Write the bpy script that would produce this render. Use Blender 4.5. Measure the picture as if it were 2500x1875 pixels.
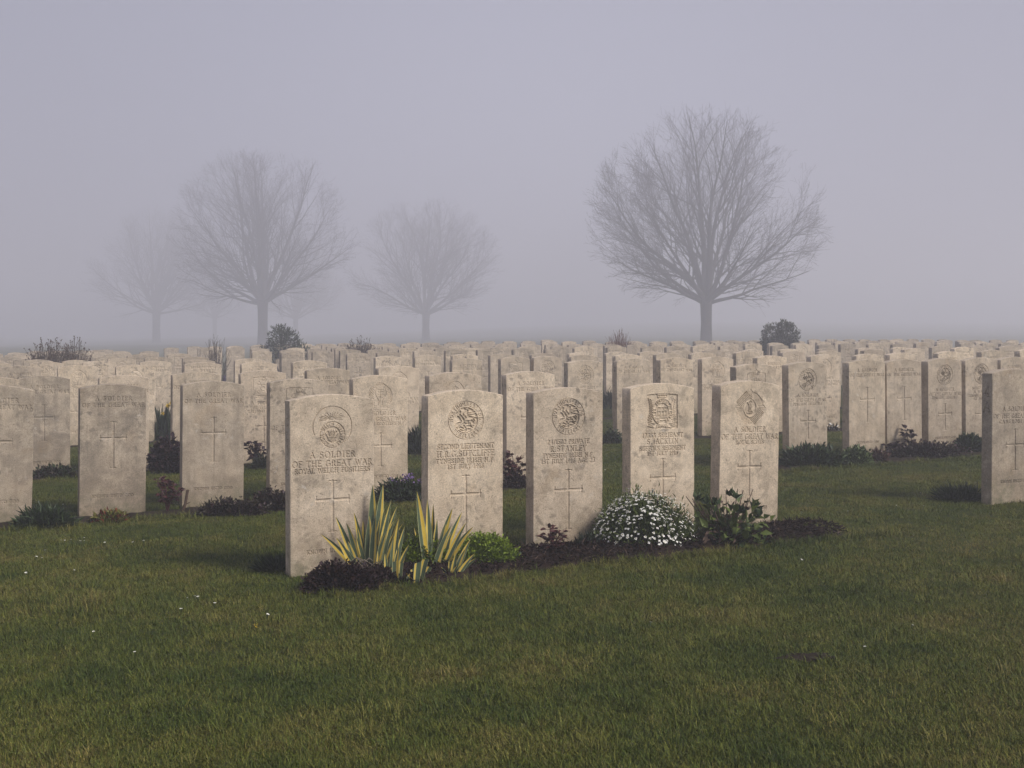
import bpy, math, random
import numpy as np
from mathutils import Vector

# ------------------------------------------------------------------ camera, sky, sun, exposure
scene = bpy.context.scene
for _o in list(bpy.data.objects):
    bpy.data.objects.remove(_o)
COL = scene.collection
R = math.radians

FOCAL = 2880.0            # photo pixels (2500 wide)
HORIZON = 860.5           # photo row of the horizon
CAM_H = 1.0
cam_d = bpy.data.cameras.new('camera')
cam_d.sensor_width = 36.0
cam_d.lens = 36.0 * FOCAL / 2500.0
cam_d.shift_y = -(937.5 - HORIZON) / 2500.0
cam_d.clip_start = 0.05
cam_d.clip_end = 2000.0
cam = bpy.data.objects.new('camera', cam_d)
cam.location = (0, 0, CAM_H)
cam.rotation_euler = (R(90), 0, 0)
COL.objects.link(cam)
scene.camera = cam

SUN_EL, SUN_AZ = 38.0, 122.0         # azimuth clockwise from +Y: to the right and behind the camera
world = bpy.data.worlds.new('World')
scene.world = world
world.use_nodes = True
nt = world.node_tree
nt.nodes.clear()
wo = nt.nodes.new('ShaderNodeOutputWorld')
bg = nt.nodes.new('ShaderNodeBackground')
sky = nt.nodes.new('ShaderNodeTexSky')
sky.sky_type = 'NISHITA'
sky.sun_disc = False
sky.sun_elevation = R(SUN_EL)
sky.sun_rotation = R(SUN_AZ)
sky.dust_density = 6.0
sky.air_density = 1.0
hs = nt.nodes.new('ShaderNodeHueSaturation')
hs.inputs['Saturation'].default_value = 0.22
mixc = nt.nodes.new('ShaderNodeMix'); mixc.data_type = 'RGBA'
mixc.inputs['Factor'].default_value = 0.72
veil = nt.nodes.new('ShaderNodeMix'); veil.data_type = 'RGBA'      # overcast veil, with a glow added ahead to give a vignette-like falloff
veil.inputs['A'].default_value = (3.35, 3.45, 4.75, 1); veil.inputs['B'].default_value = (5.5, 5.6, 7.2, 1)
tcw = nt.nodes.new('ShaderNodeTexCoord'); dotn = nt.nodes.new('ShaderNodeVectorMath'); dotn.operation = 'DOT_PRODUCT'
dotn.inputs[1].default_value = (0.03, 0.995, 0.09)
powr = nt.nodes.new('ShaderNodeMath'); powr.operation = 'POWER'; powr.inputs[1].default_value = 20.0; powr.use_clamp = True
mx = nt.nodes.new('ShaderNodeMath'); mx.operation = 'MAXIMUM'; mx.inputs[1].default_value = 0.0
nt.links.new(tcw.outputs['Generated'], dotn.inputs[0]); nt.links.new(dotn.outputs['Value'], mx.inputs[0]); nt.links.new(mx.outputs[0], powr.inputs[0])
nt.links.new(powr.outputs[0], veil.inputs['Factor']); nt.links.new(veil.outputs['Result'], mixc.inputs['B'])
nt.links.new(sky.outputs[0], hs.inputs['Color'])
nt.links.new(hs.outputs[0], mixc.inputs['A'])
nt.links.new(mixc.outputs['Result'], bg.inputs['Color'])
bg.inputs['Strength'].default_value = 0.076
nt.links.new(bg.outputs[0], wo.inputs['Surface'])

sun_d = bpy.data.lights.new('sun', 'SUN')
sun_d.energy = 2.95
sun_d.angle = R(18)
sun_d.color = (1.0, 0.92, 0.82)
sun = bpy.data.objects.new('sun', sun_d)
_az, _el = R(SUN_AZ), R(SUN_EL)
_dir = Vector((math.sin(_az) * math.cos(_el), math.cos(_az) * math.cos(_el), math.sin(_el)))
sun.rotation_euler = (-_dir).to_track_quat('-Z', 'Y').to_euler()
sun.location = _dir * 60
COL.objects.link(sun)

vs = scene.view_settings
vs.view_transform = 'Standard'; vs.look = 'None'; vs.gamma = 1.0; vs.exposure = 0.45
vs.use_curve_mapping = False
cy = scene.cycles
cy.use_denoising = True
try: cy.denoiser = 'OPENIMAGEDENOISE'
except Exception: pass
cy.max_bounces = 8; cy.volume_bounces = 3; cy.diffuse_bounces = 3; cy.glossy_bounces = 2
cy.transparent_max_bounces = 8
cy.sample_clamp_indirect = 3.0
cy.use_adaptive_sampling = False

FOG = 0.0121
FOG_COL = (0.875, 0.88, 0.965, 1)

# ------------------------------------------------------------------ helpers
A = R(25.7)                                        # the rows run at this angle across the view
CA, SA = math.cos(A), math.sin(A)
rnd = random.Random(7)
npr = np.random.default_rng(11)

def uv2xy(u, v):                                   # along a row, across the rows -> world
    return u * CA - v * SA, u * SA + v * CA
def xy2uv(x, y):
    return x * CA + y * SA, -x * SA + y * CA

def ground(x, y):
    x0 = np.asarray(x, float); x = np.clip(x0, -16, 16); y = np.asarray(y, float)
    yf = np.clip(y - 52, 0, None); yc = np.clip(y, -6, 52)
    z = -1.028046 + 0.014695*x + 0.013242*yc - 0.000658*x*x - 0.00011*x*yc + 0.000123*yc*yc
    z = z + (0.0195 + 0.00012 * np.clip(x0, -80, 40)) * yf + 0.0110 * np.clip(y - 150, 0, None)
    return z + 1.0
def gz(x, y): return float(ground(x, y))

def at(px, py):                                    # a point of the lawn seen at a photo pixel
    y = 5.0
    for _ in range(60):
        x = (px - 1250) / FOCAL * y
        d = CAM_H - gz(x, y)
        y += 0.5 * (d * FOCAL / max(py - HORIZON, 1) - y)
    return Vector(((px - 1250) / FOCAL * y, y, gz((px - 1250) / FOCAL * y, y)))

def mesh_np(name, verts, faces, mats=(), mat_idx=None, smooth=False, parent=None, link=True):
    """verts (n,3); faces: list of index arrays, each (m,k)"""
    me = bpy.data.meshes.new(name)
    verts = np.ascontiguousarray(verts, dtype=np.float32)
    blocks = [np.asarray(f, dtype=np.int32) for f in faces if len(f)]
    me.vertices.add(len(verts))
    me.vertices.foreach_set('co', verts.ravel())
    loops = np.concatenate([b.ravel() for b in blocks]) if blocks else np.zeros(0, np.int32)
    tot = np.concatenate([np.full(len(b), b.shape[1], np.int32) for b in blocks]) if blocks else np.zeros(0, np.int32)
    start = np.concatenate([[0], np.cumsum(tot)[:-1]]).astype(np.int32) if len(tot) else tot
    me.loops.add(len(loops)); me.loops.foreach_set('vertex_index', loops)
    me.polygons.add(len(tot)); me.polygons.foreach_set('loop_start', start); me.polygons.foreach_set('loop_total', tot)
    for m in mats: me.materials.append(m)
    if mat_idx is not None: me.polygons.foreach_set('material_index', np.asarray(mat_idx, np.int32))
    if smooth: me.polygons.foreach_set('use_smooth', np.ones(len(tot), bool))
    me.update(calc_edges=True)
    if not link: return me
    o = bpy.data.objects.new(name, me)
    COL.objects.link(o)
    if parent is not None: o.parent = parent
    return o

def tag(o, label=None, cat=None, group=None, kind=None):
    if label: o['label'] = label
    if cat: o['category'] = cat
    if group: o['group'] = group
    if kind: o['kind'] = kind
    return o

def empty(name, loc, label, cat, group=None, rz=0.0):
    o = bpy.data.objects.new(name, None)
    o.empty_display_size = 0.1
    COL.objects.link(o)
    o.location = loc; o.rotation_euler = (0, 0, rz)
    return tag(o, label, cat, group)

# ------------------------------------------------------------------ materials
def new_mat(name):
    m = bpy.data.materials.new(name); m.use_nodes = True
    n = m.node_tree.nodes; n.clear()
    out = n.new('ShaderNodeOutputMaterial'); b = n.new('ShaderNodeBsdfPrincipled')
    m.node_tree.links.new(b.outputs[0], out.inputs[0])
    return m, m.node_tree, b

def ramp(nt, fac, stops):
    r = nt.nodes.new('ShaderNodeValToRGB')
    while len(r.color_ramp.elements) < len(stops): r.color_ramp.elements.new(0.5)
    for e, (p, c) in zip(r.color_ramp.elements, stops):
        e.position = p; e.color = c if len(c) == 4 else (*c, 1)
    nt.links.new(fac, r.inputs[0])
    return r.outputs[0]

def noise(nt, vec, scale, detail=4, rough=0.6, dist=0.0):
    t = nt.nodes.new('ShaderNodeTexNoise')
    t.inputs['Scale'].default_value = scale; t.inputs['Detail'].default_value = detail
    t.inputs['Roughness'].default_value = rough; t.inputs['Distortion'].default_value = dist
    nt.links.new(vec, t.inputs['Vector'])
    return t.outputs['Fac']

def mixcol(nt, fac, a, b, mode='MIX'):
    m = nt.nodes.new('ShaderNodeMix'); m.data_type = 'RGBA'; m.blend_type = mode
    for s, v in (('Factor', fac), ('A', a), ('B', b)):
        if hasattr(v, 'links') or hasattr(v, 'is_linked'): nt.links.new(v, m.inputs[s])
        else: m.inputs[s].default_value = v if s == 'Factor' else (*v, 1)
    return m.outputs['Result']

def math_n(nt, op, a, b=None, clamp=False):
    m = nt.nodes.new('ShaderNodeMath'); m.operation = op; m.use_clamp = clamp
    for k, v in ((0, a), (1, b)):
        if v is None: continue
        if hasattr(v, 'is_linked'): nt.links.new(v, m.inputs[k])
        else: m.inputs[k].default_value = v
    return m.outputs[0]

def stone_material():
    m, t, b = new_mat('weathered_limestone')
    tc = t.nodes.new('ShaderNodeTexCoord')
    at_ = t.nodes.new('ShaderNodeAttribute'); at_.attribute_type = 'OBJECT'; at_.attribute_name = 'seed'
    comb = t.nodes.new('ShaderNodeCombineXYZ')
    s = at_.outputs['Fac']
    t.links.new(math_n(t, 'MULTIPLY', s, 37.0), comb.inputs[0])
    t.links.new(math_n(t, 'MULTIPLY', s, 91.0), comb.inputs[1])
    t.links.new(math_n(t, 'MULTIPLY', s, 53.0), comb.inputs[2])
    add = t.nodes.new('ShaderNodeVectorMath'); add.operation = 'ADD'
    t.links.new(tc.outputs['Object'], add.inputs[0]); t.links.new(comb.outputs[0], add.inputs[1])
    v = add.outputs[0]
    base = ramp(t, noise(t, v, 8.0, 8, 0.72), [(0.30, (0.49, 0.41, 0.32)), (0.52, (0.67, 0.575, 0.455)), (0.72, (0.78, 0.68, 0.555))])
    # per-stone tone
    fr = math_n(t, 'FRACT', math_n(t, 'MULTIPLY', s, 17.31))
    tone = ramp(t, fr, [(0.0, (0.86, 0.84, 0.82)), (0.5, (1.0, 0.985, 0.96)), (1.0, (1.06, 1.03, 0.97))])
    col = mixcol(t, 1.0, base, tone, 'MULTIPLY')
    amt = math_n(t, 'FRACT', math_n(t, 'MULTIPLY', s, 29.7))
    gr_ = t.nodes.new('ShaderNodeAttribute'); gr_.attribute_type = 'OBJECT'; gr_.attribute_name = 'grime'
    gm = ramp(t, noise(t, v, 6.5, 6, 0.7, 0.8), [(0.36, (0, 0, 0)), (0.60, (1, 1, 1))])
    col = mixcol(t, math_n(t, 'MULTIPLY', math_n(t, 'ADD', math_n(t, 'MULTIPLY', gm, 0.55), 0.32), gr_.outputs['Fac']), col, (0.17, 0.150, 0.125))
    # dark lichen blotches
    vo = t.nodes.new('ShaderNodeTexVoronoi'); vo.inputs['Scale'].default_value = 26.0
    nv = t.nodes.new('ShaderNodeTexNoise'); nv.inputs['Scale'].default_value = 14.0; nv.inputs['Detail'].default_value = 4
    t.links.new(v, nv.inputs['Vector'])
    mv = t.nodes.new('ShaderNodeMixRGB'); mv.inputs[0].default_value = 0.09
    t.links.new(v, mv.inputs[1]); t.links.new(nv.outputs['Color'], mv.inputs[2])
    t.links.new(mv.outputs[0], vo.inputs['Vector'])
    spot = ramp(t, vo.outputs['Distance'], [(0.20, (1, 1, 1)), (0.42, (0, 0, 0))])
    area = ramp(t, noise(t, v, 3.4, 3, 0.55), [(0.42, (0, 0, 0)), (0.60, (1, 1, 1))])
    f = math_n(t, 'MULTIPLY', math_n(t, 'MULTIPLY', spot, area), math_n(t, 'ADD', math_n(t, 'MULTIPLY', amt, 0.5), 0.30))
    col = mixcol(t, f, col, (0.17, 0.15, 0.125))
    # small sharp lichen specks and pits
    vo2 = t.nodes.new('ShaderNodeTexVoronoi'); vo2.inputs['Scale'].default_value = 75.0
    t.links.new(mv.outputs[0], vo2.inputs['Vector'])
    sp2 = ramp(t, vo2.outputs['Distance'], [(0.16, (1, 1, 1)), (0.30, (0, 0, 0))])
    ar2 = ramp(t, noise(t, v, 7.0, 4, 0.6), [(0.42, (0, 0, 0)), (0.54, (1, 1, 1))])
    col = mixcol(t, math_n(t, 'MULTIPLY', math_n(t, 'MULTIPLY', sp2, ar2), 0.55), col, (0.16, 0.14, 0.115))
    # cloudy grey-brown staining
    st = ramp(t, noise(t, v, 9.0, 6, 0.7, 0.6), [(0.50, (0, 0, 0)), (0.70, (1, 1, 1))])
    col = mixcol(t, math_n(t, 'MULTIPLY', st, 0.62), col, (0.225, 0.195, 0.155))
    # rain streaks down the face and a green film low down
    mp = t.nodes.new('ShaderNodeMapping'); mp.inputs['Scale'].default_value = (34, 34, 2.6); t.links.new(v, mp.inputs['Vector'])
    sk = ramp(t, noise(t, mp.outputs[0], 1.0, 4, 0.6), [(0.50, (0, 0, 0)), (0.68, (1, 1, 1))])
    col = mixcol(t, math_n(t, 'MULTIPLY', sk, math_n(t, 'ADD', math_n(t, 'MULTIPLY', gr_.outputs['Fac'], 0.35), 0.12)), col, (0.21, 0.185, 0.15))
    # ochre bloom
    oc = ramp(t, noise(t, v, 4.2, 4, 0.6, 0.3), [(0.60, (0, 0, 0)), (0.78, (1, 1, 1))])
    col = mixcol(t, math_n(t, 'MULTIPLY', oc, 0.45), col, (0.36, 0.25, 0.14))
    # pale crusts
    pc = ramp(t, noise(t, v, 21.0, 5, 0.65, 0.4), [(0.61, (0, 0, 0)), (0.68, (1, 1, 1))])
    pa = ramp(t, noise(t, v, 2.3, 2), [(0.42, (0, 0, 0)), (0.62, (1, 1, 1))])
    col = mixcol(t, math_n(t, 'MULTIPLY', math_n(t, 'MULTIPLY', pc, pa), 0.6), col, (0.60, 0.56, 0.50))
    # soil splash near the foot of the stone
    sep = t.nodes.new('ShaderNodeSeparateXYZ'); t.links.new(tc.outputs['Object'], sep.inputs[0])
    mr = t.nodes.new('ShaderNodeMapRange'); mr.inputs['From Min'].default_value = 0.42; mr.inputs['From Max'].default_value = 0.02
    t.links.new(sep.outputs[2], mr.inputs['Value'])
    sp = math_n(t, 'MULTIPLY', mr.outputs[0], noise(t, v, 7.0, 5, 0.65))
    col = mixcol(t, math_n(t, 'MULTIPLY', sp, 0.75), col, (0.25, 0.185, 0.115))
    mr2 = t.nodes.new('ShaderNodeMapRange'); mr2.inputs['From Min'].default_value = 0.20; mr2.inputs['From Max'].default_value = 0.0
    t.links.new(sep.outputs[2], mr2.inputs['Value'])
    al = math_n(t, 'MULTIPLY', mr2.outputs[0], ramp(t, noise(t, v, 11.0, 5, 0.7), [(0.42, (0, 0, 0)), (0.62, (1, 1, 1))]))
    col = mixcol(t, math_n(t, 'MULTIPLY', al, 0.7), col, (0.13, 0.135, 0.075))
    # fine grain
    g = noise(t, v, 190.0, 3, 0.75)
    col = mixcol(t, 0.8, col, ramp(t, g, [(0.3, (0.55, 0.55, 0.55)), (0.7, (1.3, 1.3, 1.3))]), 'MULTIPLY')
    t.links.new(col, b.inputs['Base Color'])
    b.inputs['Roughness'].default_value = 0.93
    b.inputs['Specular IOR Level'].default_value = 0.2
    bp = t.nodes.new('ShaderNodeBump'); bp.inputs['Strength'].default_value = 0.45; bp.inputs['Distance'].default_value = 0.002
    t.links.new(noise(t, v, 120.0, 4, 0.7), bp.inputs['Height'])
    t.links.new(bp.outputs[0], b.inputs['Normal'])
    return m

def leaf_material(name, c1, c2, rough=0.55, scale=9.0, spec=0.35, trans=0.0):
    m, t, b = new_mat(name)
    geo = t.nodes.new('ShaderNodeNewGeometry')
    n = noise(t, geo.outputs['Position'], scale, 3)
    n2 = noise(t, geo.outputs['Position'], scale * 9, 2)
    f = math_n(t, 'ADD', math_n(t, 'MULTIPLY', n, 0.6), math_n(t, 'MULTIPLY', n2, 0.4))
    t.links.new(ramp(t, f, [(0.33, c1), (0.67, c2)]), b.inputs['Base Color'])
    b.inputs['Roughness'].default_value = rough
    b.inputs['Specular IOR Level'].default_value = spec
    return m

def plain(name, c, rough=0.8, spec=0.2):
    return leaf_material(name, tuple(x * 0.75 for x in c), tuple(min(1, x * 1.25) for x in c), rough, 14.0, spec)

def lawn_material():
    m, t, b = new_mat('lawn_turf')
    geo = t.nodes.new('ShaderNodeNewGeometry'); P = geo.outputs['Position']
    c = ramp(t, noise(t, P, 0.9, 6, 0.65), [(0.32, (0.026, 0.036, 0.008)), (0.5, (0.045, 0.056, 0.012)), (0.7, (0.068, 0.070, 0.018))])
    c = mixcol(t, math_n(t, 'MULTIPLY', ramp(t, noise(t, P, 3.1, 4), [(0.55, (0, 0, 0)), (0.72, (1, 1, 1))]), 0.5), c, (0.060, 0.050, 0.026))
    c = mixcol(t, 0.7, c, ramp(t, noise(t, P, 90.0, 3, 0.7), [(0.3, (0.5, 0.5, 0.5)), (0.7, (1.5, 1.5, 1.5))]), 'MULTIPLY')
    t.links.new(c, b.inputs['Base Color'])
    b.inputs['Roughness'].default_value = 0.95; b.inputs['Specular IOR Level'].default_value = 0.1
    bp = t.nodes.new('ShaderNodeBump'); bp.inputs['Strength'].default_value = 0.8; bp.inputs['Distance'].default_value = 0.03
    t.links.new(noise(t, P, 60.0, 4, 0.7), bp.inputs['Height']); t.links.new(bp.outputs[0], b.inputs['Normal'])
    return m

def grass_material():
    m, t, b = new_mat('grass_blades')
    geo = t.nodes.new('ShaderNodeNewGeometry'); P = geo.outputs['Position']
    oi = t.nodes.new('ShaderNodeObjectInfo')
    f = math_n(t, 'ADD', math_n(t, 'MULTIPLY', noise(t, P, 1.3, 5, 0.65), 0.75), math_n(t, 'MULTIPLY', oi.outputs['Random'], 0.25))
    c = ramp(t, f, [(0.32, (0.030, 0.054, 0.007)), (0.47, (0.078, 0.100, 0.013)), (0.58, (0.124, 0.128, 0.022)), (0.70, (0.185, 0.150, 0.045))])
    n2 = noise(t, P, 45.0, 2)
    c = mixcol(t, math_n(t, 'MULTIPLY', ramp(t, n2, [(0.62, (0, 0, 0)), (0.75, (1, 1, 1))]), 0.6), c, (0.15, 0.13, 0.065))
    n3 = noise(t, P, 240.0, 2)
    c = mixcol(t, 1.0, c, ramp(t, n3, [(0.36, (0.55, 0.55, 0.55)), (0.52, (1.0, 1.0, 1.0)), (0.68, (1.9, 1.9, 1.8))]), 'MULTIPLY')
    t.links.new(c, b.inputs['Base Color'])
    b.inputs['Roughness'].default_value = 0.6; b.inputs['Specular IOR Level'].default_value = 0.18
    return m

M = {}
M['stone'] = stone_material()
M['lawn'] = lawn_material()
M['grass'] = grass_material()
M['field'] = leaf_material('young_crop_field', (0.085, 0.090, 0.045), (0.150, 0.150, 0.085), 0.95, 0.4, 0.1)
M['soil'] = leaf_material('dark_soil', (0.012, 0.009, 0.007), (0.040, 0.029, 0.021), 0.95, 22.0, 0.1)
M['mulch'] = leaf_material('bark_mulch', (0.009, 0.005, 0.004), (0.034, 0.019, 0.015), 0.85, 40.0, 0.15)
M['mulch_pale'] = plain('bark_fibre', (0.11, 0.075, 0.06))
M['bark'] = leaf_material('tree_bark', (0.022, 0.020, 0.017), (0.055, 0.050, 0.042), 0.9, 6.0, 0.1)
M['twig'] = plain('shrub_twig', (0.085, 0.070, 0.060))
M['twig_red'] = plain('red_shrub_twig', (0.12, 0.050, 0.040))
M['evergreen'] = leaf_material('evergreen_leaf', (0.016, 0.030, 0.014), (0.042, 0.065, 0.028), 0.5)
M['olive_leaf'] = leaf_material('olive_leaf', (0.030, 0.038, 0.018), (0.070, 0.078, 0.035), 0.5)
M['bright_moss'] = leaf_material('bright_cushion_leaf', (0.105, 0.165, 0.010), (0.26, 0.34, 0.028), 0.6, 20.0)
M['mid_green'] = leaf_material('mid_green_leaf', (0.022, 0.042, 0.016), (0.055, 0.085, 0.030), 0.5, 14.0)
M['candy_leaf'] = leaf_material('candytuft_leaf', (0.055, 0.085, 0.015), (0.125, 0.165, 0.034), 0.55, 16.0)
M['grey_green'] = leaf_material('grey_green_leaf', (0.030, 0.042, 0.030), (0.075, 0.095, 0.065), 0.6, 14.0)
M['succulent'] = leaf_material('pale_succulent_leaf', (0.070, 0.105, 0.035), (0.16, 0.21, 0.080), 0.5, 30.0)
M['dark_purple'] = leaf_material('dark_purple_leaf', (0.010, 0.0045, 0.004), (0.032, 0.014, 0.012), 0.6, 30.0, 0.15)
M['plum'] = leaf_material('plum_leaf', (0.020, 0.010, 0.013), (0.055, 0.026, 0.030), 0.5, 20.0)
M['maroon'] = leaf_material('maroon_rose_leaf', (0.035, 0.008, 0.010), (0.085, 0.020, 0.020), 0.4, 25.0, 0.45)
M['brown_leaf'] = leaf_material('withered_brown_leaf', (0.050, 0.032, 0.024), (0.14, 0.095, 0.070), 0.8, 25.0)
M['brown_green'] = leaf_material('brown_green_creeper', (0.022, 0.018, 0.012), (0.058, 0.046, 0.030), 0.6, 25.0)
M['rosette'] = leaf_material('yellow_green_rosette', (0.075, 0.085, 0.015), (0.20, 0.18, 0.035), 0.5, 30.0)
M['red_tip'] = plain('red_rosette_tip', (0.22, 0.055, 0.030))
M['iris_green'] = leaf_material('iris_green', (0.050, 0.080, 0.045), (0.10, 0.140, 0.075), 0.45, 18.0, 0.4)
M['iris_yellow'] = leaf_material('iris_yellow', (0.58, 0.40, 0.045), (0.74, 0.54, 0.085), 0.45, 18.0, 0.4)
M['iris_cream'] = leaf_material('iris_cream', (0.36, 0.38, 0.20), (0.52, 0.52, 0.28), 0.45, 18.0, 0.4)
M['dry_leaf'] = plain('dry_leaf_sheath', (0.20, 0.17, 0.13))
M['petal_white'] = plain('white_petal', (0.78, 0.78, 0.74), 0.7)
M['petal_cream'] = plain('flower_eye', (0.42, 0.38, 0.12), 0.7)
M['petal_yellow'] = plain('daffodil_petal', (0.72, 0.52, 0.06), 0.6)
M['petal_lilac'] = plain('lilac_petal', (0.17, 0.11, 0.26), 0.7)
M['petal_violet'] = plain('violet_petal', (0.16, 0.08, 0.28), 0.7)
M['petal_pink'] = plain('pink_daisy_petal', (0.60, 0.42, 0.45), 0.7)

# ------------------------------------------------------------------ ground
def make_ground():
    def axis(lo, hi, mid_lo, mid_hi, fine, coarse_n):
        a = -np.geomspace(1, 1 + (mid_lo - lo), coarse_n)[::-1] + 1 + mid_lo
        c = np.geomspace(1, 1 + (hi - mid_hi), coarse_n) - 1 + mid_hi
        return np.concatenate([a[:-1], np.arange(mid_lo, mid_hi, fine), c])
    xs = axis(-190, 190, -14, 16, 0.35, 26)
    ys = axis(-60, 300, 0, 40, 0.35, 30)
    X, Y = np.meshgrid(xs, ys, indexing='ij')
    Z = ground(X, Y) + 0.006 * np.sin(X * 3.1 + 1.7 * np.sin(Y * 1.3)) * np.sin(Y * 2.3 + np.sin(X)) * (Y < 40)
    V = np.stack([X, Y, Z], -1).reshape(-1, 3)
    nx, ny = X.shape
    i = np.arange(nx * ny).reshape(nx, ny)
    F = np.stack([i[:-1, :-1], i[1:, :-1], i[1:, 1:], i[:-1, 1:]], -1).reshape(-1, 4)
    far = V[F[:, 0], 1] > 44
    o = mesh_np('lawn', V, [F[~far]], [M['lawn']], smooth=True)
    o2 = mesh_np('field', V, [F[far]], [M['field']], smooth=True)
    tag(o2, 'pale young crop field behind the cemetery fading into mist', None, None, 'structure')
    tag(o, 'mown lawn rising gently towards the misty field', None, None, 'structure')
make_ground()

def wav(x, s): return 0.5 * math.sin(x * 5.1 + s) + 0.3 * math.sin(x * 11.3 + 2 * s) + 0.2 * math.sin(x * 23.7 + 3 * s)
BEDS = []
def bed(u0, u1, v0, v1, h, seed, mat, label):
    """a low, uneven mound of soil along a row of stones"""
    n = max(14, int((u1 - u0) / 0.035)); k = 10
    V = np.zeros((n + 1, k + 1, 3))
    for i in range(n + 1):
        u = u0 + (u1 - u0) * i / n
        endf = min(1, (i / n) / (0.12 / (u1 - u0)), (1 - i / n) / (0.25 / (u1 - u0)))
        endf = max(0.0, endf) ** 0.5
        a = v0 + 0.045 * wav(u, seed) + (1 - endf) * 0.30 * (v1 - v0); b_ = v1 + 0.03 * wav(u, seed + 4) - (1 - endf) * 0.30 * (v1 - v0)
        for j in range(k + 1):
            v = a + (b_ - a) * j / k
            x, y = uv2xy(u, v)
            e = math.sin(math.pi * j / k) ** 0.6 * endf
            V[i, j] = (x, y, gz(x, y) - 0.012 + h * e + (rnd.uniform(-1, 1) * 0.007 if e > 0 else 0))
    idx = np.arange((n + 1) * (k + 1)).reshape(n + 1, k + 1)
    F = np.stack([idx[:-1, :-1], idx[1:, :-1], idx[1:, 1:], idx[:-1, 1:]], -1).reshape(-1, 4)
    o = mesh_np('flower_bed', V.reshape(-1, 3), [F], [mat], smooth=True)
    tag(o, label, None, None, 'structure')
    BEDS.append((u0, u1, v0, v1, seed))

ROWV = {1: 5.0, 2: 7.36, 3: 9.74, 4: 12.45, 5: 15.0}
bed(1.40, 4.16, 4.56, 5.05, 0.055, 1.0, M['mulch'], 'dark mulched bed under the five front headstones')
bed(-0.95, 2.06, 7.02, 7.40, 0.025, 2.0, M['soil'], 'narrow soil bed under the second row on the left')
bed(5.30, 8.9, 6.92, 7.40, 0.025, 3.0, M['soil'], 'soil bed under the close-set row on the right')
bed(-0.9, 4.0, 9.42, 9.80, 0.02, 4.0, M['soil'], 'soil bed under the third row on the left')
bed(5.0, 11.0, 9.42, 9.80, 0.02, 5.0, M['soil'], 'soil bed under the third row on the right')
bed(2.3, 3.95, 7.02, 7.42, 0.02, 6.0, M['soil'], 'soil bed behind the front row of headstones')
for r_ in (4, 5):
    bed(-1.5 + 0.3 * r_, 3.9, ROWV[r_] - 0.3, ROWV[r_] + 0.06, 0.02, 7.0 + r_, M['soil'], 'soil bed under row %s on the left' % ('four' if r_ == 4 else 'five'))
    bed(5.0, 12.0, ROWV[r_] - 0.3, ROWV[r_] + 0.06, 0.02, 9.0 + r_, M['soil'], 'soil bed under row %s on the right' % ('four' if r_ == 4 else 'five'))
def bare_earth():
    c = at(1973, 1608); n = 26
    V = [(c.x, c.y, c.z + 0.012)]
    for ring, f in ((1, 0.55), (2, 1.0)):
        for i in range(n):
            a = 2 * math.pi * i / n
            rr = f * (1 + 0.55 * wav(a, 3.3))
            x, y = c.x + 0.085 * rr * math.cos(a), c.y + 0.045 * rr * math.sin(a)
            V.append((x, y, gz(x, y) + (0.010 if ring == 1 else 0.004) + rnd.uniform(0, .004)))
    F3 = [(0, 1 + i, 1 + (i + 1) % n) for i in range(n)]
    F4 = [(1 + i, 1 + n + i, 1 + n + (i + 1) % n, 1 + (i + 1) % n) for i in range(n)]
    o = mesh_np('bare_earth', np.array(V), [np.array(F3), np.array(F4)], [M['soil']], smooth=True)
    tag(o, 'small scuffed patch of bare earth in the lawn', None, None, 'structure')
bare_earth()

# ------------------------------------------------------------------ lettering: incised capitals as strokes
def arc(cx, cy_, rx, ry, a0, a1, n=10):
    return [(cx + rx * math.cos(R(a0 + (a1 - a0) * i / n)), cy_ + ry * math.sin(R(a0 + (a1 - a0) * i / n))) for i in range(n + 1)]
G = {}
def glyph(ch, w, strokes, serifs=()):
    G[ch] = (w, [list(s) for s in strokes] + [[(x - 0.10, y), (x + 0.10, y)] for x, y in serifs])
glyph('A', .78, [[(.02, 0), (.39, 1), (.76, 0)], [(.16, .36), (.62, .36)]], [(.02, 0), (.76, 0)])
glyph('B', .62, [[(.12, 0), (.12, 1)], [(.12, 1), (.32, 1)] + arc(.32, .76, .22, .24, 90, -90) + [(.12, .52)], [(.32, .52)] + arc(.34, .26, .25, .26, 90, -90) + [(.12, 0)]])
glyph('C', .74, [arc(.42, .5, .38, .5, 48, 312, 16)])
glyph('D', .78, [[(.12, 0), (.12, 1), (.32, 1)] + arc(.32, .5, .42, .5, 90, -90, 14) + [(.12, 0)]])
glyph('E', .58, [[(.12, 0), (.12, 1)], [(.04, 1), (.54, 1), (.54, .9)], [(.12, .52), (.46, .52)], [(.04, 0), (.56, 0), (.56, .1)]])
glyph('F', .55, [[(.12, 0), (.12, 1)], [(.04, 1), (.54, 1), (.54, .9)], [(.12, .52), (.44, .52)]], [(.12, 0)])
glyph('G', .80, [arc(.42, .5, .38, .5, 48, 330, 16), [(.58, .42), (.80, .42)], [(.74, .42), (.74, .12)]])
glyph('H', .80, [[(.12, 0), (.12, 1)], [(.68, 0), (.68, 1)], [(.12, .52), (.68, .52)]], [(.12, 0), (.12, 1), (.68, 0), (.68, 1)])
glyph('I', .30, [[(.15, 0), (.15, 1)]], [(.15, 0), (.15, 1)])
glyph('J', .40, [[(.26, 1), (.26, .08)] + arc(.10, .08, .16, .2, 0, -90, 5)], [(.26, 1)])
glyph('K', .72, [[(.12, 0), (.12, 1)], [(.62, 1), (.14, .46)], [(.28, .6), (.68, 0)]], [(.12, 0), (.12, 1), (.66, 0), (.6, 1)])
glyph('L', .56, [[(.12, 1), (.12, 0), (.54, 0), (.54, .12)]], [(.12, 1)])
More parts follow.
